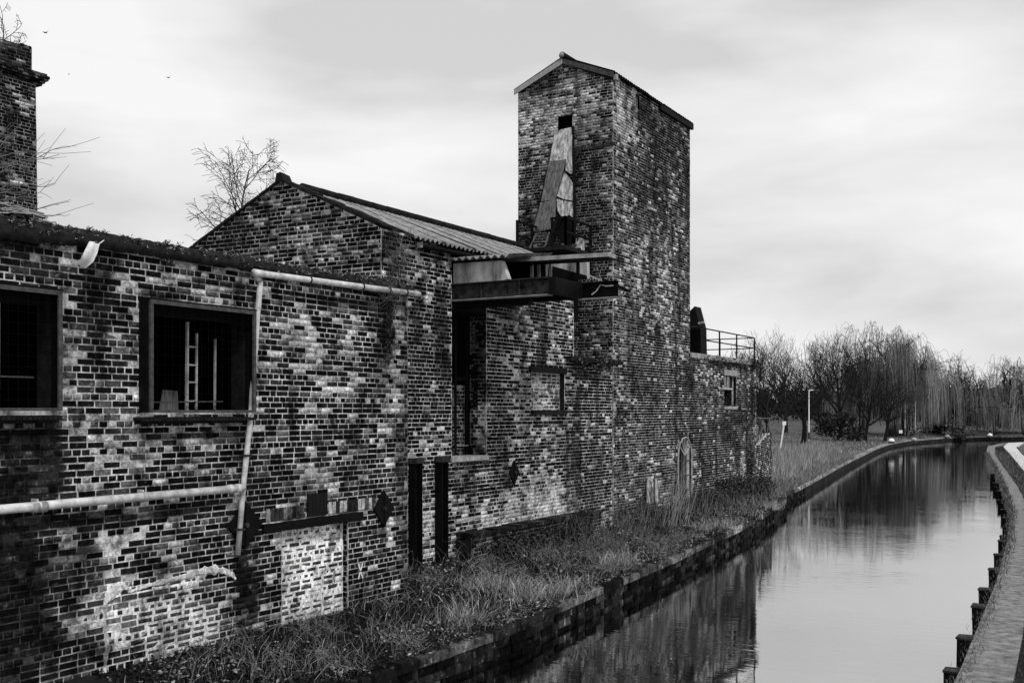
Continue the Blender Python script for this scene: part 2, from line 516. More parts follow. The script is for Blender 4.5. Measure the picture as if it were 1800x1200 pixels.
def lay(wall, parent, name='wall', singles=0, center=None, hrow=0, zref=0, **kw):
    """mortar face + bricks; the `singles` bricks nearest the camera become objects of their own"""
    mo = wall.mortar(name, parent)
    B = wall.layout(zref, hrow, zref=zref)
    W3, fc, tone, (sc, zc) = wall.bricks(B, **kw)
    n = len(W3)
    idx = np.arange(n)
    if singles:
        c = W3.mean(1); c0 = c - np.array((0, 0, H))
        D = c0[:, 0] * (-S_) + c0[:, 1] * C_; X = c0[:, 0] * C_ + c0[:, 1] * S_
        px = 900 + F * X / D; py = CY - F * c0[:, 2] / D
        vis = (px > 6) & (px < 1794) & (py > 6) & (py < 1194)
        siz = np.where(vis, (B[:, 1] - B[:, 0]) / D ** 2, 0)
        pick = np.argsort(-siz)[:singles]
        idx = np.setdiff1d(idx, pick)
        cache = {}
        loc0 = world_loc(mo)
        for q in pick:
            Ls, Lz = B[q, 1] - B[q, 0], B[q, 3] - B[q, 2]
            key = (round(Ls * 200), int(np.clip(np.log(tone[q] / .006) * 3.2, 0, 15)), int(q) % 3)
            base = W3[q].mean(0)
            if key not in cache:
                me = bpy.data.meshes.new('brick')
                me.from_pydata((W3[q] - base).tolist(), [], fc.tolist())
                at = me.attributes.new('tone', 'FLOAT', 'FACE'); at.data.foreach_set('value', np.full(5, tone[q], 'f'))
                me.materials.append(M['brick']); me.update()
                cache[key] = me
            o = bpy.data.objects.new('brick', cache[key]); col.objects.link(o)
            o.parent = mo; o.location = base - loc0
    W3 = W3[idx]; tone = tone[idx]; n = len(W3)
    faces = (np.arange(n)[:, None, None] * 8 + fc[None]).reshape(-1, 4)
    bf = np_mesh('brickwork', W3.reshape(-1, 3), faces, np.repeat(tone, 5), 'brick', mo)
    stuff(bf)
    return mo


def rect(a, b, c, d): return [(a, c), (b, c), (b, d), (a, d)]


# ------------------------------------------------------------------ ground, banks, water
LE = [(-7.9, -25), (-7.9, 4), (-7.9, 13), (-8.18, 16), (-8.48, 20), (-8.9, 24), (-9.32, 27.9), (-9.9, 32), (-10.6, 36.6), (-11.05, 38.3), (-11.45, 39.0),
      (-12.0, 43.5), (-13.0, 50.2), (-15.5, 67), (-19.1, 93), (-20.6, 106), (-21.2, 120), (-19.5, 135.8), (-16.1, 144), (-12.2, 147), (12, 156), (60, 168)]
RE = [(-1.6, -25), (-1.6, 4), (-1.82, 13.1), (-2.22, 21), (-2.7, 28), (-3.37, 35.7), (-4.97, 49.2), (-7.06, 65), (-9.4, 83), (-11.3, 101), (-11.4, 110), (-9.97, 119.6), (6, 127), (60, 140)]
ZB = .45


def smooth(x): x = np.clip(x, 0, 1); return x * x * (3 - 2 * x)


def strip(edge, dirs, offs, hfun, name, mt, seed):
    E = []
    for i in range(len(edge) - 1):
        L0 = math.dist(edge[i], edge[i + 1]); k = max(1, int(L0 / (1.0 if edge[i][1] < 45 else 5)))
        for j in range(k):
            f = j / k
            E.append((edge[i][0] * (1 - f) + edge[i + 1][0] * f, edge[i][1] * (1 - f) + edge[i + 1][1] * f, dirs[i] * (1 - f) + dirs[i + 1] * f))
    E.append((*edge[-1], dirs[-1]))
    V = []
    for x, y, a in E:
        for o in offs:
            X, Y = x + cos(a) * o, y + sin(a) * o
            V.append((X, Y, hfun(X, Y, o)))
    m_ = len(offs); f = []
    for i in range(len(E) - 1):
        for j in range(m_ - 1):
            f.append((i * m_ + j, (i + 1) * m_ + j, (i + 1) * m_ + j + 1, i * m_ + j + 1))
    o = np_mesh(name, V, np.array(f)[:, ::(1 if name == 'right_bank' else -1)], np.full(len(f), .05), mt, None, 'FACE', True)
    return struct(o)


def hl(x, y, o):
    z = ZB - .03
    if y < 42: z += .42 * float(smooth(o / 3.0)) + .10 * (float(fbm(x * 1.5, y * 1.5, 3)) - .5) * min(o, 1)
    else: z += .15 * float(smooth(o / 3.0)) + .05 * (float(fbm(x * .7, y * .7, 3)) - .5)
    z += .055 * min(max(o - 4, 0), 42) * float(smooth((y - 38) / 30))
    z += .008 * max(o - 60, 0) * float(smooth((y - 60) / 60)) * (0.8 + .4 * float(fbm(x * .02, y * .02, 8)))
    if o > 300: z = min(z, 8)
    return z


dl = [pi] * 14 + [pi * .97, pi * .92, pi * .85, pi * .75, pi * .66, pi * .6, pi * .55, pi * .5]
offs = [0, .25, .5, .8, 1.2, 1.7, 2.3, 3, 4, 6, 9, 13, 18, 25, 35, 50, 70, 100, 150, 300, 700]
M['bank_mix'] = mat('bank_mix', .05, .95, .8, 2.5, .8, 20, .03, lo=.25)
strip(LE, dl, offs, hl, 'left_bank', M['lawn'], 1)


def hr(x, y, o):
    z = ZB - .02 - (.3 if o < .61 else 0) + .10 * float(smooth((o - .7) / 1.2)) + .05 * (float(fbm(x, y, 31)) - .5) * min(o, 1)
    z += .04 * max(o - 30, 0)
    if o > 300: z = min(z, 20)
    return z


dr = [0.0] * 9 + [-.1, -.3, -.7, -1.3, -1.45]
strip(RE, dr, [0, .3, .58, .62, 1.0, 1.5, 2.2, 3.2, 4.5, 6, 9, 15, 25, 45, 80, 160, 300], hr, 'right_bank', M['lawn'], 2)

mb = MB(); mb.add([(-60, -40, 0), (120, -40, 0), (120, 230, 0), (-60, 230, 0)], [(0, 1, 2, 3)])
struct(mb.build('water', 'water'))
mb = MB(); mb.add([(-1500, -1500, -1.2), (1500, -1500, -1.2), (1500, 2500, -1.2), (-1500, 2500, -1.2)], [(0, 1, 2, 3)])
struct(mb.build('ground', 'soil'))


def along(edge, t0, t1, step):
    """points every step metres by arc length, with unit tangent"""
    res = []; acc = 0; nxt = t0
    for i in range(len(edge) - 1):
        a, b = np.array(edge[i], float), np.array(edge[i + 1], float); L0 = np.linalg.norm(b - a)
        while nxt <= acc + L0 and nxt <= t1:
            f = (nxt - acc) / L0; res.append((a + (b - a) * f, (b - a) / L0))
            nxt += step() if callable(step) else step
        acc += L0
    return res


# left canal wall: coping stones on rough block courses
cw = thing('canal_wall', 'low stone canal wall with worn pale coping along the foot of the brick works', 'canal wall', (-8.2, 16, 0))
pts = along(LE, 29, 275, lambda: random.uniform(.8, 1.25))
core = MB()
for i in range(len(pts) - 1):
    (a, ta), (b, tb) = pts[i], pts[i + 1]
    nrm = np.array((-ta[1], ta[0])); nrm2 = np.array((-tb[1], tb[0]))
    near = a[1] < 45
    core.hexa([(*(a - nrm * .0), -.5), (*(b - nrm2 * .0), -.5), (*(b + nrm2 * .4), -.5), (*(a + nrm * .4), -.5)],
              [(*(a + nrm * 0), ZB - .13), (*(b + nrm2 * 0), ZB - .13), (*(b + nrm2 * .4), ZB - .13), (*(a + nrm * .4), ZB - .13)], .02)
    g_ = .012; o = random.uniform(.015, .05); zt = ZB + random.uniform(-.02, .03); zt2 = zt + random.uniform(-.012, .012)
    wd = random.uniform(.34, .46)
    a2, b2 = a + ta * g_, b - ta * g_
    s = MB()
    pb = [(*(a2 - nrm * o), ZB - .13), (*(b2 - nrm2 * o), ZB - .13), (*(b2 + nrm2 * wd), ZB - .13), (*(a2 + nrm * wd), ZB - .13)]
    bev = .025
    pm = [(p[0], p[1], zt - .03) for p in pb]
    c = np.mean([p[:2] for p in pb], 0)
    pt = [(*(np.array(p[:2]) + (c - np.array(p[:2])) * .06), (zt if k in (0, 3) else zt2)) for k, p in enumerate(pb)]
    s.add(pb + pm + pt, [(3, 2, 1, 0), (0, 1, 5, 4), (1, 2, 6, 5), (2, 3, 7, 6), (3, 0, 4, 7), (4, 5, 9, 8), (5, 6, 10, 9), (6, 7, 11, 10), (7, 4, 8, 11), (8, 9, 10, 11)],
          random.choice([.008, .015, .03, .05, .1]) * (random.uniform(2, 7) if 17.5 < a[1] < 22.5 or a[1] > 35 else random.choice([1, 1, 3])) if near else .25)
    s.build('coping_stone', 'stone', cw)
    if near and a[1] > 9:
        for cz in range(3):
            z1 = ZB - .135 - cz * .13; x = 0; LL = np.linalg.norm(b - a)
            while x < LL - .1:
                l_ = random.uniform(.28, .5); x2 = min(x + l_, LL)
                q = random.uniform(-.03, .05)
                A = a + ta * (x + .008); Bq = a + ta * (x2 - .008)
                k = MB(); k.hexa([(*(A - nrm * q), z1 - .12), (*(Bq - nrm * q), z1 - .12), (*(Bq + nrm * .1), z1 - .12), (*(A + nrm * .1), z1 - .12)],
                                 [(*(A - nrm * q * .8), z1), (*(Bq - nrm * q * .9), z1), (*(Bq + nrm * .1), z1), (*(A + nrm * .1), z1)],
                                 random.choice([.002, .003, .004, .006, .01, .02, .05]))
                k.build('stone_block', 'stone', cw); x = x2
core.build('wall_core', 'stone', cw)

# right bank: towpath coping slabs, each a piece
tp = thing('towpath_edging', 'row of long pale concrete slabs edging the towpath beside the canal', 'path edging', (-1.9, 14, 0))
pts = along(RE[:12], 28, 160, lambda: random.uniform(1.7, 2.1))
for i in range(len(pts) - 1):
    (a, ta), (b, tb) = pts[i], pts[i + 1]
    nrm = np.array((ta[1], -ta[0])); nrm2 = np.array((tb[1], -tb[0]))
    a2, b2 = a + ta * .012, b - tb * .012
    zt = ZB + random.uniform(.0, .02)
    wd = .62
    s = MB(); pb = [(*a2, -.6), (*b2, -.6), (*(b2 + nrm2 * wd), -.6), (*(a2 + nrm * wd), -.6)]
    pm = [(p[0], p[1], zt - .02) for p in pb]; c = np.mean([p[:2] for p in pb], 0)
    pt = [(*(np.array(p[:2]) + (c - np.array(p[:2])) * .03), zt) for p in pb]
    s.add(pb + pm + pt, [(0, 1, 2, 3), (4, 5, 1, 0), (5, 6, 2, 1), (6, 7, 3, 2), (7, 4, 0, 3), (8, 9, 5, 4), (9, 10, 6, 5), (10, 11, 7, 6), (11, 8, 4, 7), (11, 10, 9, 8)], .2)
    s.build('paving_slab', 'slab', tp)

# gravel path further round the bend
gp = [P(1772, 782, z=ZB), P(1764, 789, z=ZB), P(1775, 802, z=ZB), P(1800, 834, z=ZB), P(1850, 900, z=ZB)]
gp2 = [P(1800, 781, z=ZB), P(1786, 790, z=ZB), P(1797, 804, z=ZB), P(1835, 834, z=ZB), P(1960, 900, z=ZB)]
mb = MB()
for i in range(4):
    q = [(gp[i][0], gp[i][1], .66), (gp2[i][0], gp2[i][1], .66), (gp2[i + 1][0], gp2[i + 1][1], .66), (gp[i + 1][0], gp[i + 1][1], .66)]
    mb.plate(q, (0, 0, -.25))
struct(mb.build('gravel_path', 'gravel'))

# ------------------------------------------------------------------ building 1: long flat-roofed works by the canal
UL = -9.76
lb = thing('flat_roofed_building', 'long flat-roofed brick building with guarded windows and white pipes, nearest on the left', 'building', (UL, 9, .4))
VL0, VL1, ZT = 4.0, 13.26, 5.44
win1 = rect(5.3, 7.02, 3.6, 4.86)
win2 = rect(8.16, 9.8, 3.58, 4.86)
door = rect(10.45, 11.81, .2, 2.03)
W1 = Wall((UL, 0, 0), (0, 1, 0), (1, 0, 0), rect(VL0, VL1, 0, ZT), [win1, win2, door], base=(.53, .2, .5, 0, 0), seed=3)
D_ = dict
W1.blob(20, 1040, 150, 190, {3: .9}, .8)
W1.blob(30, 1050, 120, 240, {3: .985}, .45)
W1.blob(60, 870, 60, 90, {3: .97}, .5)
W1.blob(0, 770, 110, 60, {3: .9}, .6)
W1.blob(440, 1080, 22, 110, {3: .97}, .5)
W1.blob(250, 1180, 130, 14, {3: .8}, .7)
W1.blob(110, 920, 150, 24, {3: .97}, .4)
W1.blob(270, 905, 120, 13, {3: .95}, .5)
W1.blob(110, 990, 50, 60, {3: .9}, .6)
W1.blob(30, 1130, 170, 140, {3: .93}, .7)
W1.blob(130, 1000, 60, 60, {3: .6}, .9)
W1.blob(90, 800, 28, 100, {3: .97}, .5)
W1.blob(30, 770, 90, 28, {3: .95}, .6)
W1.blob(20, 930, 110, 30, {3: .95}, .6)
W1.blob(200, 915, 120, 14, {3: .8}, .7)
W1.blob(330, 890, 110, 10, {3: .8}, .7)
W1.blob(340, 765, 110, 14, {3: .95}, .5)
W1.blob(60, 460, 130, 45, {3: .75}, .8)
W1.blob(40, 430, 120, 22, {3: .95}, .5)
W1.blob(170, 510, 60, 50, {3: .45}, .8)
W1.blob(425, 1040, 20, 150, {3: .98}, .5)
W1.blob(420, 920, 40, 60, {3: .8}, .6)
W1.blob(400, 500, 60, 16, {3: .6}, .6)
W1.blob(290, 520, 40, 14, {3: .9}, .5)
W1.blob(680, 560, 16, 80, {3: .95}, .5)
W1.blob(610, 530, 90, 16, {3: .8}, .6)
W1.blob(672, 930, 10, 60, {3: .75}, .8)
W1.blob(400, 455, 160, 10, {3: .9}, .6)
W1.blob(600, 498, 110, 12, {3: .9}, .6)
# pale lime-smeared repair low on the left, with its mortar rim
W1.blob(320, 1120, 118, 105, {0: .42, 1: .12, 2: .55, 4: .75}, .25)
W1.blob(300, 1028, 110, 9, {4: 1.0, 2: .8, 3: 0}, .4)
W1.blob(195, 1090, 9, 75, {4: 1.0, 2: .8, 3: 0}, .4)
W1.blob(150, 1085, 40, 42, {4: .8, 2: .55, 3: .1, 1: .5}, .5)
W1.blob(230, 950, 60, 30, {1: .55, 3: 0}, .6)
W1.blob(270, 420, 10, 10, {3: .2})
W1.blob(690, 620, 16, 130, {1: .6}, .6)
W1.blob(560, 600, 20, 120, {1: .5}, .8)
W1.blob(640, 1010, 14, 30, {2: .5, 1: .4}, .6)
W1.blob(690, 880, 26, 60, {1: .5}, .8)
W1.blob(560, 740, 140, 60, {0: .62}, .9)
W1.blob(180, 800, 30, 40, {1: .6}, .6)
W1.blob(240, 490, 60, 25, {1: .5}, .6)
W1.blob(280, 830, 120, 40, {0: .75, 1: .08}, .6)
wl = lay(W1, lb, 'wall', singles=300, zref=H + 1.053 - .0375, hrow=0)
wl['label'] = 'sooty brick wall with pale lime-smeared patches'

def cement(pts, name, parent, label=None):
    k = MB(); rs = []
    for i, (x, y, wpx) in enumerate(pts):
        c = np.array(P(x, y, u=UL + .010)); rs.append((c, wpx * random.uniform(.004, .0095)))
    V = []
    for i, (c, w_) in enumerate(rs):
        d = rs[min(i + 1, len(rs) - 1)][0] - rs[max(i - 1, 0)][0]; d /= np.linalg.norm(d); nn = np.array((0, -d[2], d[1]))
        for q in (-1, -.5, .5, 1): V.append(tuple(c + nn * w_ * q * random.uniform(.75, 1.2) + (np.array((.004, 0, 0)) if abs(q) < 1 else np.array((-.012, 0, 0)))))
    fs = [(i * 4 + j, (i + 1) * 4 + j, (i + 1) * 4 + j + 1, i * 4 + j + 1) for i in range(len(rs) - 1) for j in range(3)]
    k.add(V, fs, .6); o = k.build(name, 'mortar', parent); return o
rim0 = [(183, 1198, 4), (185, 1165, 4), (189, 1140, 6), (187, 1115, 4), (183, 1095, 5), (184, 1075, 6), (188, 1058, 7), (195, 1042, 9), (208, 1031, 10), (222, 1032, 7), (232, 1038, 2), (245, 1033, 4), (262, 1028, 6), (285, 1022, 5), (305, 1018, 5), (325, 1012, 8), (345, 1006, 7), (360, 1003, 10), (380, 1000, 9), (395, 1003, 8), (410, 1010, 6), (418, 1020, 2)]
rim = []
for i in range(len(rim0) - 1):
    for f in (0, .33, .66): rim.append(tuple(rim0[i][q] * (1 - f) + rim0[i + 1][q] * f + random.uniform(-1.3, 1.3) for q in range(3)))
cement([(a, b, max(c, 1.2)) for a, b, c in rim], 'cement_fillet', lb)
# reveals, backing and roof of building 1
for a, b, c, d in ((5.3, 7.02, 3.6, 4.86), (8.16, 9.8, 3.58, 4.86)):
    for q in ((a - .02, c, a + .003, d), (b - .003, c, b + .02, d), (a - .02, d - .003, b + .02, d + .05), (a - .02, c - .05, b + .02, c + .003)):
        MB().box(UL - .26, q[0], q[1], UL - .014, q[2], q[3]).build('window_reveal', 'dark_roof', lb)
mb = MB()   # rooms behind the openings
mb.box(-14.2, VL0, 2.4, -14.0, VL1 - .1, 5.3); mb.box(-14.0, VL0, 2.2, UL - .27, VL1 - .1, 2.4)
mb.box(-14.0, VL1 - .25, 0, UL - .27, VL1 - .02, 5.3); mb.box(-14.0, VL0 - .2, 0, UL - .27, VL0, 5.3)
mb.box(-14.0, 7.5, 2.4, UL - .3, 7.6, 5.3)
mb.build('room_shell', 'room', lb)
mb = MB(); mb.box(-14.4, VL0 - .2, 5.30, UL - .02, VL1, 5.43)
mb.build('roof', 'dark_roof', lb)
# ragged felt and moss edge of the roof
mb = MB(); n = 150
ys = np.linspace(VL0, VL1 + .05, n)
bt = 5.42 - .05 * fbm(ys * 2, ys * 0, 4) - .03 * R.random(n) - .10 * np.clip(1 - (ys - 6) / 2, 0, 1)
tp_ = 5.51 + .05 * fbm(ys * 1.3, ys * 0 + 3, 6) + .015 * R.random(n)
ou = UL + .05 + .05 * fbm(ys * 3, ys * 0 + 5, 9)
V = []
for i in range(n):
    V += [(UL - .4, ys[i], 5.435), (ou[i], ys[i], bt[i]), (ou[i] + .02, ys[i], (bt[i] + tp_[i]) / 2), (ou[i] - .03, ys[i], tp_[i]), (UL - .4, ys[i], tp_[i] - .01)]
fs = []
for i in range(n - 1):
    for k in range(4): fs.append((i * 5 + k, i * 5 + k + 1, (i + 1) * 5 + k + 1, (i + 1) * 5 + k))
np_mesh('roof_edge', V, np.array(fs), .018 + 0 * R.random(len(fs)), 'moss', lb, 'FACE', True)
# moss tufts on the edge
def tufts(P0, n_per, size, tone, name, parent, rng, up=.5):
    V, Fc, T = [], [], []
    k = 0
    for p in P0:
        for _ in range(n_per):
            c = np.array(p) + rng.normal(0, size * .55, 3) * (1, 1, .6)
            d = rng.normal(0, 1, 3); d[2] = abs(d[2]) * up; d /= np.linalg.norm(d)
            s = np.cross(d, rng.normal(0, 1, 3)); s /= np.linalg.norm(s)
            l_ = size * rng.uniform(.4, 1.1); w_ = l_ * .3
            V += [c - s * w_, c + s * w_, c + d * l_ + s * w_ * .4, c + d * l_ - s * w_ * .4]
            Fc.append((k, k + 1, k + 2, k + 3)); k += 4
            T.append(tone[0] + (tone[1] - tone[0]) * rng.random() ** 2.5)
    return stuff(np_mesh(name, np.array(V), np.array(Fc), T, 'moss', parent))
pp = [(UL + .04 + R.uniform(-.12, .06), y, 5.5 + R.uniform(-.09, .06)) for y in R.uniform(5.4, 13.2, 420)] + [(UL + R.uniform(-.1, .05), y, 5.42 + R.uniform(-.1, .12)) for y in R.uniform(5.4, 8.6, 260)] + \
     [(UL - .05 + R.uniform(-.15, .06), y, 5.54 + R.uniform(-.05, .05)) for y in R.uniform(11.6, 13.2, 200)]
tufts(pp, 24, .034, (.004, .4), 'roof_moss', lb, R)

# window guards with frames, wires and inner glazing bars
def window_guard(v0, v1, z0, z1, inner):
    g = MB(); u = UL + .19; b = .045
    g.box(u - .03, v0, z0, u, v0 + b, z1); g.box(u - .03, v1 - b, z0, u, v1, z1)
    g.box(u - .03, v0 + b, z1 - b, u, v1 - b, z1); g.box(u - .03, v0 + b, z0, u, v1 - b, z0 + b * .7)
    f = g.build('window', 'frame', lb)
    f['label'] = 'opening with projecting grey metal guard frame'
    s = MB()
    s.box(UL + .01, v0 - .012, z0, u - .031, v0 + .003, z1); s.box(UL + .01, v1 - .003, z0, u - .031, v1 + .012, z1)
    s.box(UL + .01, v0 - .012, z1 + .001, u, v1 + .012, z1 + .018)
    s.build('guard_side', 'black_metal', f)
    k = MB()
    for y in np.arange(v0 + .11, v1, .11): k.bar((u - .02, y, z0), (u - .02, y, z1), .0022, tone=.1)
    for z in np.arange(z0 + .11, z1, .11): k.bar((u - .022, v0, z), (u - .022, v1, z), .0022)
    k.build('wire_mesh', 'black_metal', f)
    k = MB(); ui = UL - .16
    k.box(ui - .05, v0 + .0, z1 - .14, ui, v1, z1 - .02)
    k.build('head_rail', 'dark_wood', f)
    for (a, z2, z3, th) in inner:
        k = MB(); k.bar((ui, a, z2), (ui, a + .01, z3), th, th); k.build('glazing_bar', 'concrete', f)
    return f


wa = window_guard(8.13, 9.79, 3.58, 4.86, [(9.12, 3.62, 4.55, .022), (9.42, 3.62, 4.5, .022), (8.97, 3.6, 4.68, .03)])
for z in (3.72, 3.95, 4.16, 4.38):
    k = MB(); k.bar((UL - .155, 8.97, z), (UL - .155, 9.12, z), .018); k.build('glazing_bar', 'concrete', wa)
k = MB(); k.bar((UL - .1, 8.3, 3.7), (UL - .1, 9.5, 3.72), .014); k.build('glazing_bar', 'frame', wa)
# pale board leaning inside the opening
k = MB(); k.plate([(UL - .5, 8.85, 3.58), (UL - .5, 9.15, 3.58), (UL - .52, 9.15, 3.85), (UL - .52, 8.93, 3.86)], (-.02, 0, 0)); k.build('loose_board', 'sheet_grey', wa)
wb = window_guard(5.3, 7.0, 3.6, 4.84, [(6.0, 3.65, 4.7, .03), (6.5, 3.65, 4.7, .03)])
k = MB(); k.bar((UL - .155, 5.5, 3.95), (UL - .155, 6.9, 3.95), .02); k.build('glazing_bar', 'frame', wb)
# sloping tile sills
for v0, v1, z in ((8.05, 9.85, 3.56), (5.2, 7.05, 3.585)):
    s = MB().box(UL + .012, v0, z - .11, UL + .06, v1, z - .06).build('sill', 'dark_roof', lb)
    for y in np.arange(v0, v1 - .05, .058):
        k = MB(); k.hexa([(UL - .1, y, z - .055), (UL + .17, y - .03, z - .075), (UL + .17, y + .015, z - .075), (UL - .1, y + .045, z - .055)],
                         [(UL - .1, y, z - .02), (UL + .17, y - .03, z - .045), (UL + .17, y + .015, z - .045), (UL - .1, y + .045, z - .02)])
        k.build('sill_tile', 'dark_roof', s)

# bricked-up doorway with its lintel
W1b = Wall((UL - .09, 0, 0), (0, 1, 0), (1, 0, 0), rect(10.45, 11.81, .1, 2.03), base=(.35, .3, .72, 0, .95), seed=14)
x = lay(W1b, lb, 'blocked_doorway', zref=.02, hrow=1)
x['label'] = 'doorway blocked with bricks smeared in pale mortar'
mb = MB(); mb.box(UL - .12, 10.43, .1, UL + .0, 10.455, 2.03); mb.build('door_jamb', 'concrete', lb)
W1c = Wall((0, 11.81, 0), (1, 0, 0), (0, -1, 0), rect(UL - .1, UL, .1, 2.03), base=(.85, .05, .35, 0, 0), seed=15)
lay(W1c, lb, 'door_jamb', zref=.02, hrow=9)
mb = MB(); mb.box(UL - .1, 10.08, 2.035, UL + .04, 12.12, 2.13); mb.box(UL - .02, 10.08, 2.018, UL + .07, 12.12, 2.034)
mb.build('lintel', 'black_metal', lb)
for i, y in enumerate(np.arange(10.15, 12.4, .082)):
    if 10.88 < y < 11.35: continue
    t_ = random.choice([.02, .03, .08, .3, .35, .4] if i > 12 else [.02, .04, .1, .2])
    k = MB().box(UL + .003, y, 2.157, UL + .014, y + .07, 2.32, t_, .002); k.build('soldier_brick', 'brick', lb)
mb = MB()
for k_ in range(5): mb.box(UL + .012, 10.93 + k_ * .08, 2.155, UL + .04, 11.003 + k_ * .08, 2.46, .1, .003)
mb.build('vent_board', 'dark_wood', lb)

# gutter, downpipe and waste pipe
def on(px, py, u): return P(px, py, u=u)
gt = MB(); a = on(452, 480, UL + .16); b = on(737, 517, UL + .16)
gt.tube([a, b], .042, 12); g1 = gt.build('gutter', 'white_pipe', lb, True)
a_, b_ = np.array(a), np.array(b)
for f in (.28, .6, .78, .9):
    c = a_ + (b_ - a_) * f; d = (b_ - a_) / np.linalg.norm(b_ - a_)
    MB().tube([c - d * .012, c + d * .012], .05, 12).build('bracket', 'black_metal', g1)
MB().tube([a_ + (-.0, -.06, .0), a_ + (0, .1, 0)], .048, 12).build('gutter_outlet', 'white_pipe', g1, True)
dp = MB(); p0 = on(458, 494, UL + .11); p1 = on(452, 560, UL + .1); p2 = on(441, 728, UL + .1); p3 = on(427, 860, UL + .08); p4 = on(418, 975, UL + .07)
dp.tube([np.array(a_) + (-.03, 0, -.04), np.array(p0)], .036, 10); dp.tube([p0, p1, p2, p3, p4], .036, 12)
dpo = dp.build('downpipe', 'white_pipe', lb, True)
wp = MB(); a = P(-90, 903, u=UL + .12); b = P(428, 857, u=UL + .12)
wp.tube([a, b], .048, 14); wpo = wp.build('waste_pipe', 'white_pipe', lb, True)
a_, b_ = np.array(a), np.array(b)
for px_ in (60, 75, 253, 405, 418):
    c = np.array(P(px_, 897 - (px_) * .0937, u=UL + .12)); d = (b_ - a_) / np.linalg.norm(b_ - a_)
    MB().tube([c - d * .035, c + d * .035], .057, 14).build('pipe_collar', 'concrete' if px_ in (60, 75, 253) else 'white_pipe', wpo, True)
for px_ in (64, 250):
    c = np.array(P(px_, 897 - px_ * .0937, u=UL + .08)); MB().box(c[0] - .08, c[1] - .01, c[2] + .04, c[0] + .02, c[1] + .01, c[2] + .085).build('pipe_hook', 'white_pipe', wpo)

# iron pattress plates
def pattress(u, cy, cz, ry, rz, parent):
    mb = MB(); mb.plate([(u + .012, cy - ry, cz), (u + .012, cy, cz - rz), (u + .012, cy + ry, cz), (u + .012, cy, cz + rz)], (.03, 0, 0))
    p = mb.build('wall_plate', 'black_metal', parent)
    MB().tube([(u + .04, cy, cz), (u + .075, cy, cz)], .035, 6).build('bolt', 'rust_metal', p)
    MB().box(u + .043, cy - .012, cz - rz * .8, u + .055, cy + .012, cz + rz * .8).build('rib', 'black_metal', p)
c = on(428, 922, UL); pattress(UL, c[1], c[2], .3, .3, lb)
c = on(672, 893, UL); pattress(UL, c[1], c[2], .24, .27, lb)
# white painted cross
c = on(632, 1003, UL); mb = MB()
for sx in (-1, 1):
    mb.bar((UL + .018, c[1] - .05 * sx, c[2] - .11), (UL + .018, c[1] + .05 * sx, c[2] + .11), .006, .02)
mb.build('painted_cross', 'white_paint', lb)

# white rag hanging on the wall top
c0 = [P(160, 424, u=UL + .14), P(182, 430, u=UL + .16), P(165, 468, u=UL + .12), P(150, 471, u=UL + .1), P(130, 462, u=UL + .05)]
mb = MB(); rag = []
A = [np.array(P(158, 424, u=UL + .13)), np.array(P(150, 440, u=UL + .16)), np.array(P(143, 455, u=UL + .13)), np.array(P(130, 463, u=UL + .05))]
B_ = [np.array(P(176, 429, u=UL + .17)), np.array(P(172, 445, u=UL + .22)), np.array(P(165, 460, u=UL + .18)), np.array(P(152, 471, u=UL + .12))]
V = []
for i in range(4):
    for j in range(4):
        f = j / 3; p = A[i] * (1 - f) + B_[i] * f; p[0] += .03 * sin(f * 6); V.append(tuple(p))
fs = [(i * 4 + j, i * 4 + j + 1, (i + 1) * 4 + j + 1, (i + 1) * 4 + j) for i in range(3) for j in range(3)]
mb.add(V, fs); V2 = [(v[0] - .01, v[1], v[2]) for v in V]; mb.add(V2, [f[::-1] for f in fs])
mb.bar(P(170, 432, u=UL + .16), P(183, 422, u=UL + .1), .01)
tag(mb.build('rag', 'cloth', None, True), 'torn white rag hanging over the mossy roof edge at upper left', 'rag')

# heap of broken roofing laths on the flat roof
hp = thing('roofing_heap', 'heap of broken pale laths and sheets lying on the flat roof below the chimney', 'rubble heap', (-12, 8.8, 5.45))
q0 = [P(-40, 368, u=-12.6), P(60, 382, u=-12.6), P(105, 398, u=-12.6)]
k = MB(); k.plate([(-12.6, q0[0][1], 5.44), (-12.6, q0[2][1], 5.44), (-12.6, q0[2][1], q0[2][2]), (-12.6, q0[1][1], q0[1][2]), (-12.6, q0[0][1], q0[0][2])], (-.9, 0, 0)); k.build('rubble_bed', 'dark_roof', hp)
for i in range(44):
    x0 = random.uniform(-40, 55); x1 = x0 + random.uniform(15, 55); yt = 346 + (x0 + 40) * .22 + random.uniform(0, 26); sl = random.uniform(.0, .45)
    if random.random() < .2: sl = random.uniform(.8, 1.6); x1 = x0 + random.uniform(6, 14)
    u0 = random.uniform(-12.75, -12.35)
    MB().bar(P(x0, yt, u=u0), P(min(x1, 98), yt + (x1 - x0) * sl, u=u0 + random.uniform(-.1, .1)), random.uniform(.02, .1), .015).build('lath', random.choice(['pale_wood', 'sheet_white', 'pale_wood', 'concrete', 'dark_wood']), hp)
# clips holding the downpipe
for (px_, py_) in ((457, 520), (434, 800), (422, 930)):
    c = np.array(P(px_, py_, u=UL + .09)); MB().box(UL + .01, c[1] - .055, c[2] - .012, UL + .13, c[1] + .055, c[2] + .012).build('pipe_clip', 'rust_metal', dpo)

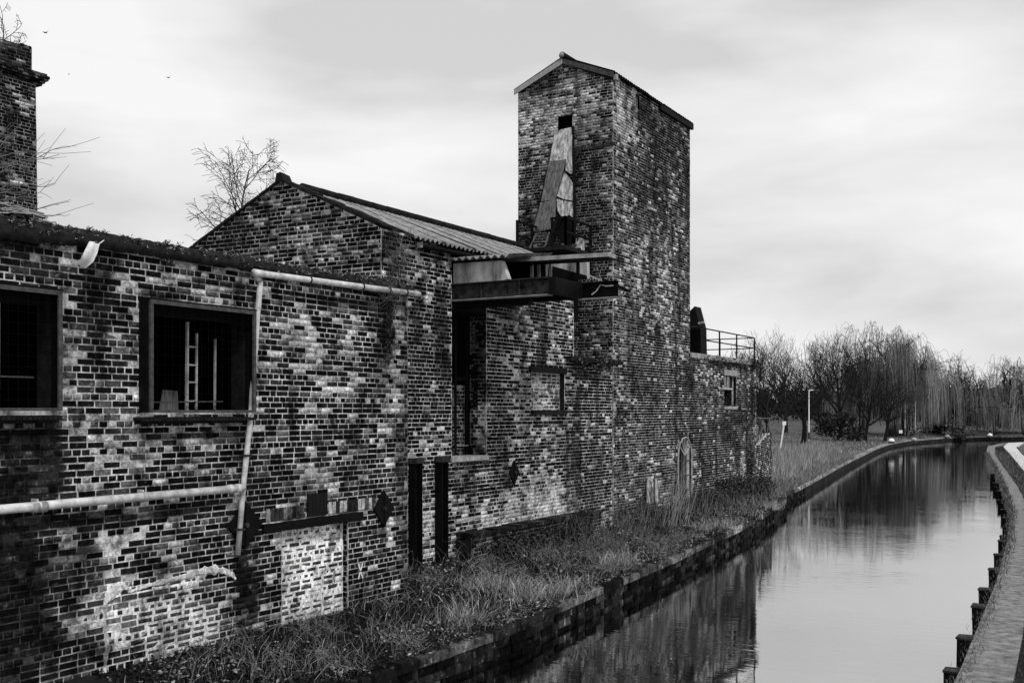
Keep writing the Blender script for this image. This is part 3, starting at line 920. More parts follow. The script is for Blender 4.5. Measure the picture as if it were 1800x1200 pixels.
# ------------------------------------------------------------------ building 2: gabled works with loading door
UM = -10.85
VG = 14.0
mbld = thing('gabled_building', 'gabled brick works with corrugated roof and tall loading door, between long wall and tower', 'building', (UM, 17, .4))
ZE = 3.6 + 3.05
doorM = rect(16.1, 17.3, 2.75, 5.7)
winM = rect(19.0, 20.15, 3.6, 4.45)
winM = rect(P(934, 700, u=UM)[1], P(992, 700, u=UM)[1], 3.6, 4.42)
vlow = P(1076, 700, u=UM)[1]; vup = P(1008, 560, u=UM)[1]
W2 = Wall((UM, 0, 0), (0, 1, 0), (1, 0, 0), [(VG, 0), (vlow, 0), (vlow, 4.72), (vup, 4.72), (vup, 6.05), (17.3, 6.05), (17.3, 5.7), (16.1, 5.7), (16.1, ZE), (VG, ZE)], [winM], base=(.56, .18, .56, 0, 0), seed=23)
W2.holes = [rect(16.1, 17.3, 2.75, 6.9), winM]
W2.poly = [(VG, 0), (vlow, 0), (vlow, 4.72), (vup, 4.72), (vup, 6.05), (16.1, 6.05), (16.1, ZE), (VG, ZE)]
W2.blob(755, 620, 45, 150, {0: .75, 1: .06, 2: .42}, .6)
W2.blob(735, 560, 22, 90, {3: .5}, .8)
W2.blob(690, 440, 22, 70, {3: .9}, .5)
W2.blob(950, 890, 105, 55, {0: .03, 1: .78, 2: .42, 4: .5}, .3)
W2.blob(1035, 880, 20, 90, {0: .8, 1: .1}, .6)
W2.blob(930, 560, 70, 40, {0: .3, 1: .35, 2: .28}, .7)
W2.blob(1040, 700, 30, 60, {0: .8, 1: .06}, .6)
W2.blob(760, 940, 30, 80, {1: .5, 4: .3}, .8)
W2.blob(1030, 660, 50, 12, {3: .8}, .6)
W2.blob(960, 745, 50, 8, {3: .6}, .6)
W2.blob(955, 760, 100, 40, {0: .55, 1: .3}, .6)
W2.blob(820, 910, 30, 60, {1: .4}, .8)
wl2 = lay(W2, mbld, 'wall', singles=260, zref=.02, hrow=2)
# gable end
UE0, UA = -15.35, -13.1
ZA = 3.6 + 4.08
WG = Wall((0, VG, 0), (1, 0, 0), (0, -1, 0), [(UE0, 0), (UM, 0), (UM, ZE + .0), (UM - .15, ZE + .08), (UA, ZA), (UE0, ZE + .02)], base=(.52, .16, .6, .1, 0), seed=31)
WG.blob(540, 430, 34, 45, {0: .12, 1: .6, 4: .3, 3: 0}, .4)
WG.blob(480, 340, 60, 20, {3: .6}, .8)
WG.blob(640, 430, 20, 60, {3: .4}, .8)
WG.blob(400, 420, 40, 20, {3: .4}, .8)
lay(WG, mbld, 'gable_wall', zref=.02, hrow=2)
# wall coping along the bare gable verge
mb = MB()
for (a, za, b, zb_) in ((UE0 - .08, ZE - .03, UA, ZA + .0), (UM + .03, ZE + .03, UA, ZA + .0)):
    nseg = 18
    for i in range(nseg):
        f0, f1 = i / nseg, (i + 1) / nseg - .004
        j = random.uniform(-.012, .02)
        mb.hexa([(a + (b - a) * f0, VG - .03, za + (zb_ - za) * f0), (a + (b - a) * f1, VG - .03, za + (zb_ - za) * f1), (a + (b - a) * f1, VG + .26, za + (zb_ - za) * f1), (a + (b - a) * f0, VG + .26, za + (zb_ - za) * f0)],
                [(a + (b - a) * f0, VG - .03 + j, za + (zb_ - za) * f0 + .05 + j), (a + (b - a) * f1, VG - .03 + j, za + (zb_ - za) * f1 + .05 + j), (a + (b - a) * f1, VG + .26, za + (zb_ - za) * f1 + .05 + j), (a + (b - a) * f0, VG + .26, za + (zb_ - za) * f0 + .05 + j)], .05)
mb.build('gable_coping', 'dark_roof', mbld)
MB().hexa([(UA - .1, VG - .04, ZA + .0), (UA + .1, VG - .04, ZA), (UA + .1, VG + .2, ZA), (UA - .1, VG + .2, ZA)],
          [(UA - .07, VG - .04, ZA + .14), (UA + .03, VG - .04, ZA + .16), (UA + .03, VG + .2, ZA + .13), (UA - .08, VG + .2, ZA + .12)], .04).build('apex_stone', 'dark_roof', mbld)

# corrugated roof
def corrugated(p00, p10, p01, p11, pitch=.15, amp=.028, name='roof_sheet', mt='asbestos', parent=None, rag=0):
    """p00-p10 runs along the eave, p01-p11 along the ridge"""
    p00, p10, p01, p11 = [np.array(p, float) for p in (p00, p10, p01, p11)]
    Lr = np.linalg.norm(p10 - p00); n = max(4, int(Lr / pitch) * 6)
    up = np.cross(p10 - p00, p01 - p00); up /= np.linalg.norm(up)
    if up[2] < 0: up = -up
    V = []; rr_ = np.random.default_rng(3)
    m_ = 4
    for i in range(n + 1):
        f = i / n; w_ = amp * cos(2 * pi * f * Lr / pitch)
        a = p00 + (p10 - p00) * f; b = p01 + (p11 - p01) * f
        for j in range(m_):
            g_ = j / (m_ - 1)
            q = a + (b - a) * g_ + up * w_
            if j == 0 and rag: q = q + (b - a) / np.linalg.norm(b - a) * rag * vnoise(np.array([f * Lr * 2.0]), np.array([1.]), 4)[0]
            V.append(q)
    k = len(V)
    V += [v - up * .012 for v in V]
    fs = []
    for i in range(n):
        for j in range(m_ - 1):
            q = (i * m_ + j, (i + 1) * m_ + j, (i + 1) * m_ + j + 1, i * m_ + j + 1)
            fs.append(q); fs.append(tuple(x + k for x in q[::-1]))
        fs.append((i * m_, (i + 1) * m_, (i + 1) * m_ + k, i * m_ + k))
    return np_mesh(name, V, np.array(fs), np.full(len(fs), .2), mt, parent, 'FACE', True)


zr = ZA - .06
y = 14.62
for q in range(8):
    y2 = min(y + .98, 22.2)
    o = corrugated((UM + .22, y, ZE - .06 + random.uniform(-.01, .02)), (UM + .2, y2 + .04, ZE - .06), (UA, y, zr), (UA, y2 + .04, zr), parent=mbld, rag=.05)
    o = corrugated((UE0 - .15, y, ZE - .03), (UE0 - .15, y2 + .04, ZE - .03), (UA - .01, y, zr), (UA - .01, y2 + .04, zr), parent=mbld)
    y = y2
for q, yy in enumerate(np.arange(14.55, 22.2, .5)):
    c = MB(); c.tube([(UA, yy, zr + .05), (UA, yy + .46, zr + .05 + random.uniform(-.008, .008))], .085, 10)
    c.build('ridge_tile', 'dark_roof', mbld, True)
# top of wall closing, gutter remains
mb = MB(); mb.box(UM - .25, VG + .02, 6.2, UM - .02, 16.1, ZE - .02); mb.box(UM - .4, 17.3, 0, UM - .2, vlow, 4.7); mb.box(UM - .25, 17.3, 4.7, UM - .03, vup, 6.04); mb.box(UM - .9, 15.9, 5.7, UM - .4, 22, 6.75)
mb.box(UM - .25, VG + .02, 0, UM - .03, 16.1, 6.2)
mb.box(UE0, 22.1, 0, -12.4, 22.3, 5.9); mb.box(UE0 - .02, VG + .05, 0, UE0 + .2, 22.2, ZE - .1)
mb.build('inner_wall', 'room', mbld)
mb = MB(); mb.tube([(UM + .12, 15.0, ZE - .17), (UM + .14, 16.9, ZE - .14)], .05, 8); mb.build('gutter', 'black_metal', mbld, True)
MB().box(UM + .03, 14.98, ZE - .2, UM + .13, 15.0, ZE - .1).build('gutter_bracket', 'white_pipe', mbld)

# loading doorway: far jamb, sill and inner frame
WJ = Wall((0, 17.3, 0), (1, 0, 0), (0, -1, 0), rect(UM - .38, UM, 2.75, 5.75), base=(.55, .1, .2, .3, .2), seed=41)
WJ.blob(842, 740, 20, 55, {0: .2, 1: .5, 4: .8, 3: 0, 2: .5}, .5)
WJ.blob(842, 600, 20, 60, {3: .7}, .6)
lay(WJ, mbld, 'door_jamb', zref=.02, hrow=2)
MB().box(UM - .42, 16.06, 2.66, UM + .04, 17.34, 2.745).build('door_sill', 'concrete', mbld)
MB().box(UM - .4, 15.98, 5.48, UM - .012, 17.34, 5.63).build('door_lintel', 'dark_wood', mbld)
mb = MB(); mb.box(UM - .42, 16.0, 2.75, UM - .05, 16.1, 6.0); mb.build('door_post', 'dark_wood', mbld)
mb = MB(); mb.box(-13.8, 15.5, 2.5, -13.6, 22, 6.0); mb.box(-13.8, 15.4, 2.5, UM - .45, 15.55, 6); mb.box(-13.8, 15.4, 2.4, UM - .42, 22, 2.6)
mb.build('room_shell', 'room', mbld)
f = MB(); ui = UM - .42
def uv(px, py, u): return P(px, py, u=u)
y0 = P(803, 700, u=ui)[1]; y1 = P(821, 700, u=ui)[1]
zt_, zb_ = P(810, 668, u=ui)[2], P(810, 782, u=ui)[2]
f.box(ui - .03, y0 - .05, zb_ - .3, ui, y0, zt_ + 1.5); f.box(ui - .03, y1, zb_ - .3, ui, y1 + .04, zt_ + 1.5)
f.box(ui - .03, y0, zt_, ui, y1, zt_ + .06); f.box(ui - .03, y0, zb_ - .05, ui, y1, zb_)
ff = f.build('inner_frame', 'dark_wood', mbld)
MB().box(ui + .002, y0, zb_ - .02, ui + .02, y1 + .03, zb_ + .0).build('ledge', 'pale_wood', ff)
WI = Wall((ui - .12, 0, 0), (0, 1, 0), (1, 0, 0), rect(y0 - .1, y1 + .1, 2.6, 4.1), base=(.4, .3, .35, 0, .3), seed=44)
lay(WI, mbld, 'inner_infill', zref=.02)

# blocked window with lintel and sill
WW = Wall((UM - .11, 0, 0), (0, 1, 0), (1, 0, 0), rect(winM[0][0], winM[1][0], 3.6, 4.42), base=(.25, .42, .4, 0, .55), seed=47)
lay(WW, mbld, 'blocked_window', zref=.05, hrow=2)
MB().box(UM - .13, winM[0][0] - .12, 4.42, UM + .05, winM[1][0] + .05, 4.53).build('lintel', 'black_metal', mbld)
MB().box(UM - .13, winM[0][0] - .03, 3.52, UM + .07, winM[1][0] + .02, 3.62).build('sill', 'dark_roof', mbld)
MB().box(UM - .11, winM[1][0] - .004, 3.6, UM - .012, winM[1][0] + .02, 4.42).build('window_reveal', 'dark_roof', mbld)
c = uv(902, 830, UM); pattress(UM, c[1], c[2], .19, .25, mbld)
# two steel channels against the wall
for px_, yt in ((736, 808), (782, 806)):
    c = P(px_, yt, u=UM + .16); k = MB()
    k.box(UM + .02, c[1] - .10, .3, UM + .17, c[1] - .085, c[2]); k.box(UM + .02, c[1] + .085, .3, UM + .17, c[1] + .10, c[2]); k.box(UM + .02, c[1] - .085, .3, UM + .04, c[1] + .085, c[2])
    q = k.build('steel_channel', 'black_metal', mbld)
    MB().box(UM + .01, c[1] - .12, c[2] - .06, UM + .19, c[1] + .12, c[2] - .02 + .05).build('cap_plate', 'rust_metal', q)
# ledge over the lower wall, crumbling
mb = MB()
for i, y in enumerate(np.arange(vup - .35, vlow + .05, .3)):
    mb.box(UM - .3, y, 4.70 + random.uniform(0, .02), UM + .14 + random.uniform(-.03, .03), y + .285, 4.79 + random.uniform(0, .03), .03, .006)
mb.build('wall_ledge', 'dark_roof', mbld)
pp = [(UM + R.uniform(-.1, .16), y, 4.76 + R.uniform(-.2, .08)) for y in R.uniform(vup - .1, vlow, 120)]
tufts(pp, 8, .08, (.01, .25), 'ledge_moss', mbld, R, .2)
# mossy plinth at the foot
WP = Wall((UM + .34, 0, 0), (0, 1, 0), (1, 0, 0), rect(P(828, 950, u=UM + .34)[1], P(1056, 905, u=UM + .34)[1], 0, 1.27), base=(.7, .06, .18, .45, 0), seed=52)
WP.blob(850, 980, 16, 40, {1: .4, 3: 0, 2: .5, 4: .3}, .6)
WP.blob(1050, 930, 10, 30, {1: .8, 3: 0, 2: .5}, .5)
lay(WP, mbld, 'plinth_wall', zref=.02)
a, b = WP.poly[0][0], WP.poly[1][0]
mb = MB(); mb.box(UM - .01, a, 0, UM + .325, b, 1.22, .03); mb.build('plinth_core', 'dark_roof', mbld)
for y in np.arange(a, b - .1, .23): MB().box(UM + .005, y + .005, 1.272, UM + .36, y + .222, 1.335 + random.uniform(-.01, .015), random.choice([.012, .02, .05]), .004).build('coping_brick', 'brick', mbld)

# hoist bay carried on steel joists over the loading door
def ibeam(u0, u1, v, z0, z1, wd=.16):
    k = MB(); k.box(u0, v - .007, z0 + .016, u1, v + .007, z1 - .016); k.box(u0, v - wd / 2, z0, u1, v + wd / 2, z0 + .016); k.box(u0, v - wd / 2, z1 - .016, u1, v + wd / 2, z1)
    return k
def flange(u0, u1, v, z0, wd=.215): MB().box(u0, v - wd / 2, z0 - .012, u1, v + wd / 2, z0 - .001).build('flange_edge', 'concrete', hb)
hb = thing('hoist_bay', 'ruined hoist bay on rusty steel joists projecting over the loading door', 'hoist bay', (UM, 17, 5.6))
zj = H + 2.03
ibeam(UM - .2, -8.74, 16.13, zj, zj + .3).build('joist', 'rust_metal', hb)
ibeam(UM - .2, -7.95, 17.1, zj, zj + .29).build('joist', 'black_metal', hb)
flange(UM - .1, -8.8, 16.13, zj); flange(-8.7, -7.95, 17.1, zj)
for uu in np.arange(UM + .2, -8.8, .32):
    MB().tube([(uu, 16.12, zj + .05), (uu, 16.105, zj + .05)], .012, 6).build('bolt', 'frame', hb)
for uu in (-10.2, -9.4): MB().box(uu, 16.06, zj + .017, uu + .012, 16.122, zj + .283).build('stiffener', 'rust_metal', hb)
k = MB(); k.box(-8.76, 16.0, zj - .0, -8.62, 17.05, zj + .28); k.build('joist', 'black_metal', hb)
k = MB(); k.box(UM - .02, 16.23, zj - .14, -9.3, 16.42, zj - .02); k.build('joist', 'black_metal', hb)
k = MB(); k.box(UM + .02, 16.25, zj + .30, -8.9, 18.5, zj + .34); k.build('floor_plate', 'dark_wood', hb)
# rendered near cheek
q = [P(797, 501, v=16.12), P(884, 493, v=16.12), P(893, 490, v=16.12), P(882, 458, v=16.12), P(797, 463, v=16.12)]
MB().plate(q, (0, .12, 0)).build('rendered_panel', 'render', hb)
q = [P(935, 492, v=17.6), P(1032, 489, v=17.6), P(1032, 452, v=17.6), P(930, 455, v=17.6)]
MB().plate(q, (0, .1, 0)).build('rendered_panel', 'render', hb)
q = [P(965, 466, v=17.3), P(1030, 484, v=17.3), P(1030, 491, v=17.3), P(962, 491, v=17.3)]
MB().plate(q, (0, .05, 0)).build('sloping_board', 'dark_wood', hb)
k = MB(); k.plate([P(884, 455, v=17.5), P(942, 455, v=17.5), P(942, 494, v=17.5), P(884, 494, v=17.5)], (0, .05, 0)); k.build('opening_shade_plate', 'room', hb)  # near-black plate stands in for the shade inside the bay opening
for px_, wd in ((935, .05), (955, .07), (968, .04), (1016, .05)):
    a = P(px_, 492, v=17.2); b = P(px_, 452, v=17.2); k = MB(); k.bar(a, b, wd); k.build('post', 'pale_wood' if px_ in (935, 968) else 'dark_wood', hb)
a = P(868, 461, v=17.0); b = P(1076, 449, v=17.0); k = MB(); k.bar(a, b, .3, .075); k.build('roof_slab', 'concrete', hb)
k = MB(); k.bar(tuple(np.array(a) - (0, 0, .06)), tuple(np.array(b) - (0, 0, .06)), .28, .03); k.build('slab_edge', 'black_metal', hb)
# sagging sheet over the cheek
corrugated((UM - .05, 15.95, zj + .74), (-9.55, 15.95, zj + .72), (UM - .05, 17.6, zj + 1.0), (-9.55, 17.6, zj + .95), name='roof_sheet', parent=hb, rag=.08)
# rope tail on the tip
rp = MB(); a = P(1056, 500, v=17.1); b = P(1040, 518, v=17.0); rp.tube([a, tuple((np.array(a) + b) / 2 + (0, 0, -.03)), b], .012, 5); rp.tube([a, P(1065, 503, v=17.0), P(1078, 502, v=17.0)], .01, 5)
rp.build('rope', 'pale_wood', hb)
k = MB(); k.bar(P(1060, 491, v=17.1), P(1106, 512, v=17.1), .08, .05); k.build('jib_bar', 'black_metal', hb)

# ------------------------------------------------------------------ tower
UT, VT, VT2 = -11.77, 25.0, 30.5
UTL = -14.65
ZTE = H + 8.8
UTA, ZTA = (UT + UTL) / 2, 13.05
tw = thing('brick_tower', 'tall square brick tower with low gabled roof rising beside the canal', 'tower', (UT, VT, .4))
arch_c, arch_v = P(1204, 801, u=UT)[2], P(1204, 801, u=UT)[1]
ar = .58
arch = [(arch_v - ar, .9), (arch_v + ar, .9)] + [(arch_v + ar * cos(a), arch_c + ar * sin(a)) for a in np.linspace(0, pi, 9)]
slot = rect(P(1117, 170, u=UT)[1], P(1124, 170, u=UT)[1], P(1120, 192, u=UT)[2], P(1120, 166, u=UT)[2])
VC2 = P(1329, 700, u=UT)[1]
ZC = H + 1.66
TR = Wall((UT, 0, 0), (0, 1, 0), (1, 0, 0), [(VT, 0), (VC2, 0), (VC2, ZC), (VT2, ZC), (VT2, ZTE), (VT, ZTE)], [arch, slot], base=(.27, .22, .44, 0, 0), seed=61)
winC = rect(P(1273, 690, u=UT)[1], P(1294, 690, u=UT)[1], P(1283, 714, u=UT)[2], P(1283, 660, u=UT)[2])
TR.holes.append(winC)
TR.blob(1094, 190, 22, 60, {0: .01, 1: .9, 2: .4}, .3)
TR.blob(1170, 250, 50, 60, {0: .6, 1: .05, 2: .3}, .7)
TR.blob(1135, 200, 26, 35, {3: .7}, .6)
TR.blob(1150, 340, 60, 70, {0: .45, 1: .12, 2: .2}, .7)
TR.blob(1140, 490, 75, 90, {0: .15, 1: .55, 2: .4}, .6)
TR.blob(1150, 590, 40, 40, {0: .5, 1: .2, 2: .22}, .6)
TR.blob(1165, 700, 75, 110, {0: .8, 1: .015, 2: .55}, .4)
TR.blob(1250, 800, 60, 90, {0: .85, 1: .04, 2: .5}, .5)
TR.blob(1100, 730, 22, 110, {0: .45, 1: .25, 2: .4}, .7)
TR.blob(1290, 740, 40, 60, {0: .8, 3: .6}, .7)
TR.blob(1310, 820, 26, 80, {3: .75}, .6)
TR.blob(1270, 660, 50, 40, {0: .4, 1: .4, 2: .3}, .6)
TR.blob(1210, 660, 12, 30, {3: .8}, .6)
TR.blob(1280, 642, 60, 8, {3: .9}, .6)
TR.blob(1113, 900, 50, 40, {3: .5}, .9)
TR.blob(1307, 815, 8, 40, {0: .3, 1: .5, 3: 0, 2: .5}, .5)
TR.blob(1140, 215, 10, 120, {3: .6}, .7)
trw = lay(TR, tw, 'wall', zref=.03, hrow=1)
GT = Wall((0, VT, 0), (1, 0, 0), (0, -1, 0), [(UTL, 0), (UT, 0), (UT, ZTE), (UTA, ZTA - .12), (UTL, ZTE)],
          [rect(P(981, 215, v=VT)[0], P(1006, 215, v=VT)[0], P(995, 245, v=VT)[2], P(995, 202, v=VT)[2]),
           rect(P(985, 400, v=VT)[0], P(1012, 400, v=VT)[0], P(995, 430, v=VT)[2], P(995, 375, v=VT)[2])], base=(.27, .14, .42, 0, 0), seed=71)
GT.blob(1000, 200, 95, 75, {0: .02, 1: .72, 2: .42}, .4)
GT.blob(960, 150, 40, 16, {3: .6}, .5)
GT.blob(1050, 260, 40, 10, {3: .7}, .4)
GT.blob(1050, 290, 40, 30, {0: .6, 1: .05, 2: .22}, .6)
GT.blob(930, 290, 25, 35, {0: .55, 1: .08}, .6)
GT.blob(1064, 330, 14, 70, {0: .1, 1: .5}, .6)
GT.blob(1050, 390, 30, 40, {0: .15, 1: .3, 2: .35}, .7)
GT.blob(930, 380, 25, 40, {0: .15, 1: .3, 2: .35}, .7)
GT.blob(1040, 580, 40, 50, {0: .35, 1: .25, 2: .25}, .6)
lay(GT, tw, 'wall', zref=.03, hrow=1)
mb = MB(); mb.box(UTL + .02, VT + .3, 0, UT - .3, VT2, 12.2); mb.build('tower_core', 'room', tw)
mb = MB(); mb.box(UTL, VT2 - .2, 0, UT - .02, VT2 - .01, ZTE); mb.box(UTL, VT + .02, 0, UTL + .2, VT2 - .22, ZTE); mb.build('rear_wall', 'concrete', tw)
mb = MB(); mb.plate([(UTL, VT2 - .02, ZTE), (UT, VT2 - .02, ZTE), (UTA, VT2 - .02, ZTA - .1)], (0, -.15, 0)); mb.build('rear_gable', 'concrete', tw)
# grey plate set back in the slot
MB().box(UT - .1, slot[0][0], slot[0][1], UT - .05, slot[1][0], slot[2][1]).build('slot_back', 'sheet_grey', tw)
# roof
for sgn, ue in ((1, UT + .10), (-1, UTL - .08)):
    y = VT - .1
    ze = ZTE - .02
    for q in range(5):
        y2 = y + 1.14
        o = corrugated((ue, y, ze + random.uniform(0, .03)), (ue, y2 + .03, ze + random.uniform(-.02, .03)), (UTA, y, ZTA), (UTA, y2 + .03, ZTA), pitch=.15, amp=.03, name='roof_sheet', mt='dark_roof' if sgn == 1 else 'asbestos', parent=tw, rag=.05)
        y = y2
MB().tube([(UTA, VT - .14, ZTA + .05), (UTA, VT2 + .1, ZTA + .05)], .09, 12).build('ridge_roll', 'dark_roof', tw, True)
MB().tube([(UTA, VT - .155, ZTA + .05), (UTA, VT - .141, ZTA + .05)], .07, 12).build('ridge_cap', 'concrete', tw, True)
for (ua, mt_) in ((UTL - .06, 'pale_wood'), (UT + .06, 'frame')):
    k = MB(); k.plate([(ua, VT - .12, ZTE - .13), (UTA, VT - .12, ZTA - .17), (UTA, VT - .12, ZTA - .03), (ua, VT - .12, ZTE + .01)], (0, .025, 0)); k.build('bargeboard', mt_, tw)
k = MB(); k.plate([(UT + .04, VT - .09, ZTE - .2), (UTA + .35, VT - .09, ZTA - .32), (UTA + .25, VT - .09, ZTA - .15), (UT + .04, VT - .09, ZTE - .0)], (0, .02, 0)); k.build('soffit_board', 'dark_wood', tw)
k = MB(); k.box(UT + .012, VT + 3.0, ZTE - .2, UT + .1, VT2 + .05, ZTE - .06); k.build('gutter', 'black_metal', tw)
MB().box(UT + .012, VT - .03, ZTE - .16, UT + .1, VT + .1, ZTE - .02).build('corner_block', 'pale_wood', tw)
# string course
k = MB()
for x in np.arange(P(1010, 268, v=VT)[0], UT, .12): k.box(x, VT - .035, P(1040, 258, v=VT)[2] - .04, x + .112, VT - .004, P(1040, 258, v=VT)[2] + .03, .05, .003)
k.build('string_course', 'brick', tw)
# arched grille window with voussoirs
af = MB()
for x in np.linspace(-ar * .6, ar * .6, 4):
    af.bar((UT - .03, arch_v + x, .9), (UT - .03, arch_v + x, arch_c + sqrt(max(ar * ar - x * x, 0)) * .95), .018)
for z in (1.2, 1.65, 2.1, 2.5): af.bar((UT - .02, arch_v - ar, z), (UT - .02, arch_v + ar, z), .022)
afo = af.build('arched_window', 'frame', tw)
k = MB()
pts_ = [(UT + .0, arch_v - ar + .02, .9)] + [(UT + .0, arch_v + (ar - .02) * cos(a), arch_c + (ar - .02) * sin(a)) for a in np.linspace(pi, 0, 9)] + [(UT, arch_v + ar - .02, .9)]
k.tube(pts_, .03, 6); k.build('frame', 'concrete', afo)
for a in (.6, 1.1, 1.57, 2.0, 2.5):
    k = MB(); k.bar((UT - .01, arch_v, arch_c), (UT - .01, arch_v + ar * .9 * cos(a), arch_c + ar * .9 * sin(a)), .03); k.build('sunburst_bar', 'concrete', afo)
for a in np.linspace(.1, pi - .1, 11):
    c = np.array((0, cos(a), sin(a))); tt = np.array((0, -sin(a), cos(a))); o = np.array((UT, arch_v, arch_c))
    p0, p1 = o + c * (ar + .01), o + c * (ar + .2)
    k = MB(); k.hexa([tuple(p0 - tt * .04 + (.004, 0, 0)), tuple(p0 + tt * .04 + (.004, 0, 0)), tuple(p1 + tt * .055 + (.004, 0, 0)), tuple(p1 - tt * .055 + (.004, 0, 0))],
                     [tuple(p0 - tt * .04 + (.022, 0, 0)), tuple(p0 + tt * .04 + (.022, 0, 0)), tuple(p1 + tt * .055 + (.022, 0, 0)), tuple(p1 - tt * .055 + (.022, 0, 0))], random.choice([.03, .2, .3]))
    k.build('arch_brick', 'brick', tw)
MB().box(UT - .25, arch_v - ar - .05, .8, UT - .2, arch_v + ar + .05, arch_c + ar).build('arch_backing', 'room', tw)
# bricks of the pilaster line
mb = MB(); mb.box(UT + .011, VT2 - .13, .5, UT + .035, VT2 + .0, 5.2, .04); 
# pale boards leaning against the tower
pb = thing('leaning_boards', 'three pale boards leaning against the foot of the tower left of the arched window', 'boards', P(1145, 885, u=UT + .1))
for px_, w_, yt, yb in ((1140, .17, 838, 884), (1147, .05, 846, 884), (1154, .16, 841, 884)):
    a = P(px_, yb, u=UT + .14); b = P(px_, yt, u=UT + .05); k = MB(); k.bar(a, b, .03, w_, up=(0, 1, 0)); k.build('board', 'sheet_white', pb)

# chute sheets against the gable
ch = thing('conveyor_chute', 'broken sheet-metal conveyor chute slanting down the tower front from a high hatch', 'chute', P(970, 420, v=24.2))
def PV(px, py, v): return P(px, py, v=v)
def sheet(pts3, mt_, off=(0, .012, 0), nm='cover_sheet'):
    o = MB().plate(pts3, off).build(nm, mt_, ch); return o
sheet([PV(974, 238, 24.93), PV(985, 228, 24.95), PV(1003, 224, 24.95), PV(1001, 240, 24.9), PV(995, 279, 24.72), PV(984, 284, 24.7), PV(966, 283, 24.72)], 'sheet_white')
sheet([PV(965, 284, 24.7), PV(995, 280, 24.7), PV(986, 318, 24.55), PV(976, 351, 24.42), PV(951, 354, 24.42)], 'sheet_grey')
sheet([PV(950, 356, 24.42), PV(977, 351, 24.42), PV(976, 380, 24.3), PV(969, 402, 24.2), PV(955, 406, 24.2), PV(944, 403, 24.2), PV(936, 408, 24.2)], 'sheet_grey')
sheet([PV(1003, 224, 24.97), PV(1007, 230, 24.98), PV(1006, 270, 24.97), PV(1009, 300, 24.97), PV(1003, 306, 24.9), PV(994, 300, 24.66), PV(995, 280, 24.72)], 'sheet_white', (.012, 0, 0), 'side_sheet')
sheet([PV(992, 303, 24.62), PV(1000, 312, 24.8), PV(1008, 326, 24.95), PV(1010, 340, 24.97), PV(1006, 353, 24.9), PV(990, 350, 24.6), PV(979, 345, 24.46)], 'sheet_white', (.012, 0, 0), 'side_sheet')
sheet([PV(978, 350, 24.44), PV(1007, 356, 24.92), PV(1009, 384, 24.95), PV(1000, 378, 24.85), PV(988, 383, 24.6), PV(980, 372, 24.45)], 'sheet_white', (.012, 0, 0), 'side_sheet')
MB().bar(PV(1007, 222, 24.97), PV(1011, 420, 24.9), .05).build('trestle_leg', 'dark_wood', ch)
MB().bar(PV(974, 250, 24.9), PV(930, 440, 24.1), .04).build('trestle_leg', 'black_metal', ch)
MB().bar(PV(1000, 300, 24.9), PV(962, 440, 24.2), .06).build('trestle_leg', 'dark_wood', ch)
MB().bar(PV(985, 380, 24.6), PV(968, 438, 24.4), .09).build('trestle_leg', 'black_metal', ch)
MB().plate([PV(985, 380, 24.7), PV(1005, 384, 24.8), PV(1004, 436, 24.8), PV(983, 432, 24.7)], (0, .03, 0)).build('back_board', 'room', ch)
for a, b in (((942, 412), (926, 448)), ((965, 408), (954, 450))):
    MB().bar(PV(*a, 23.9), PV(*b, 23.7), .035).build('stile', 'sheet_grey', ch)
for yy, x0, x1 in ((425, 936, 961), (440, 930, 956)):
    MB().bar(PV(x0, yy, 23.8), PV(x1, yy, 23.8), .03).build('rung', 'sheet_grey', ch)

# platform with guard rails before the tower
pf = thing('roof_platform', 'small railed roof platform at the foot of the chute, against the tower front', 'platform', (-13, 24, 7.7))
MB().box(-13.95, 23.15, 7.62, -12.22, VT - .01, 7.72).build('deck', 'dark_roof', pf)
MB().box(-13.9, 23.2, 2, -12.95, VT - .01, 7.62).build('support_wall', 'dark_roof', pf)
zt1, zb1 = H + 4.84, 7.72
def rail(p, q, posts, parent):
    p, q = np.array(p, float), np.array(q, float)
    for z in (zt1, zt1 - .36): MB().bar((*p, z), (*q, z), .05).build('rail', 'black_metal', parent)
    for f in posts:
        c = p + (q - p) * f; MB().bar((*c, zb1), (*c, zt1 + .03), .055).build('post', 'black_metal', parent)
rail((-12.28, 23.3), (-12.33, 24.85), (0, .97), pf)
rail((-13.62, 23.2), (-13.62, 24.9), (0, .45, .97), pf)
rail((-12.28, 23.3), (-12.7, 23.3), (0, .9), pf)
for i in range(30):
    x, y = random.uniform(-13.2, -12.25), random.uniform(23.2, 24.8)
    MB().box(x, y, 7.72, x + random.uniform(.05, .2), y + random.uniform(.05, .15), 7.73 + random.uniform(.03, .12), .1, .02).build('rubble', random.choice(['concrete', 'dark_roof', 'rust_metal']), pf)
MB().plate([(-12.5, 24.3, 7.72), (-12.3, 24.4, 7.72), (-12.34, 24.45, 8.05), (-12.42, 24.4, 8.1)], (-.05, .02, 0)).build('torn_sheet', 'sheet_white', pf)

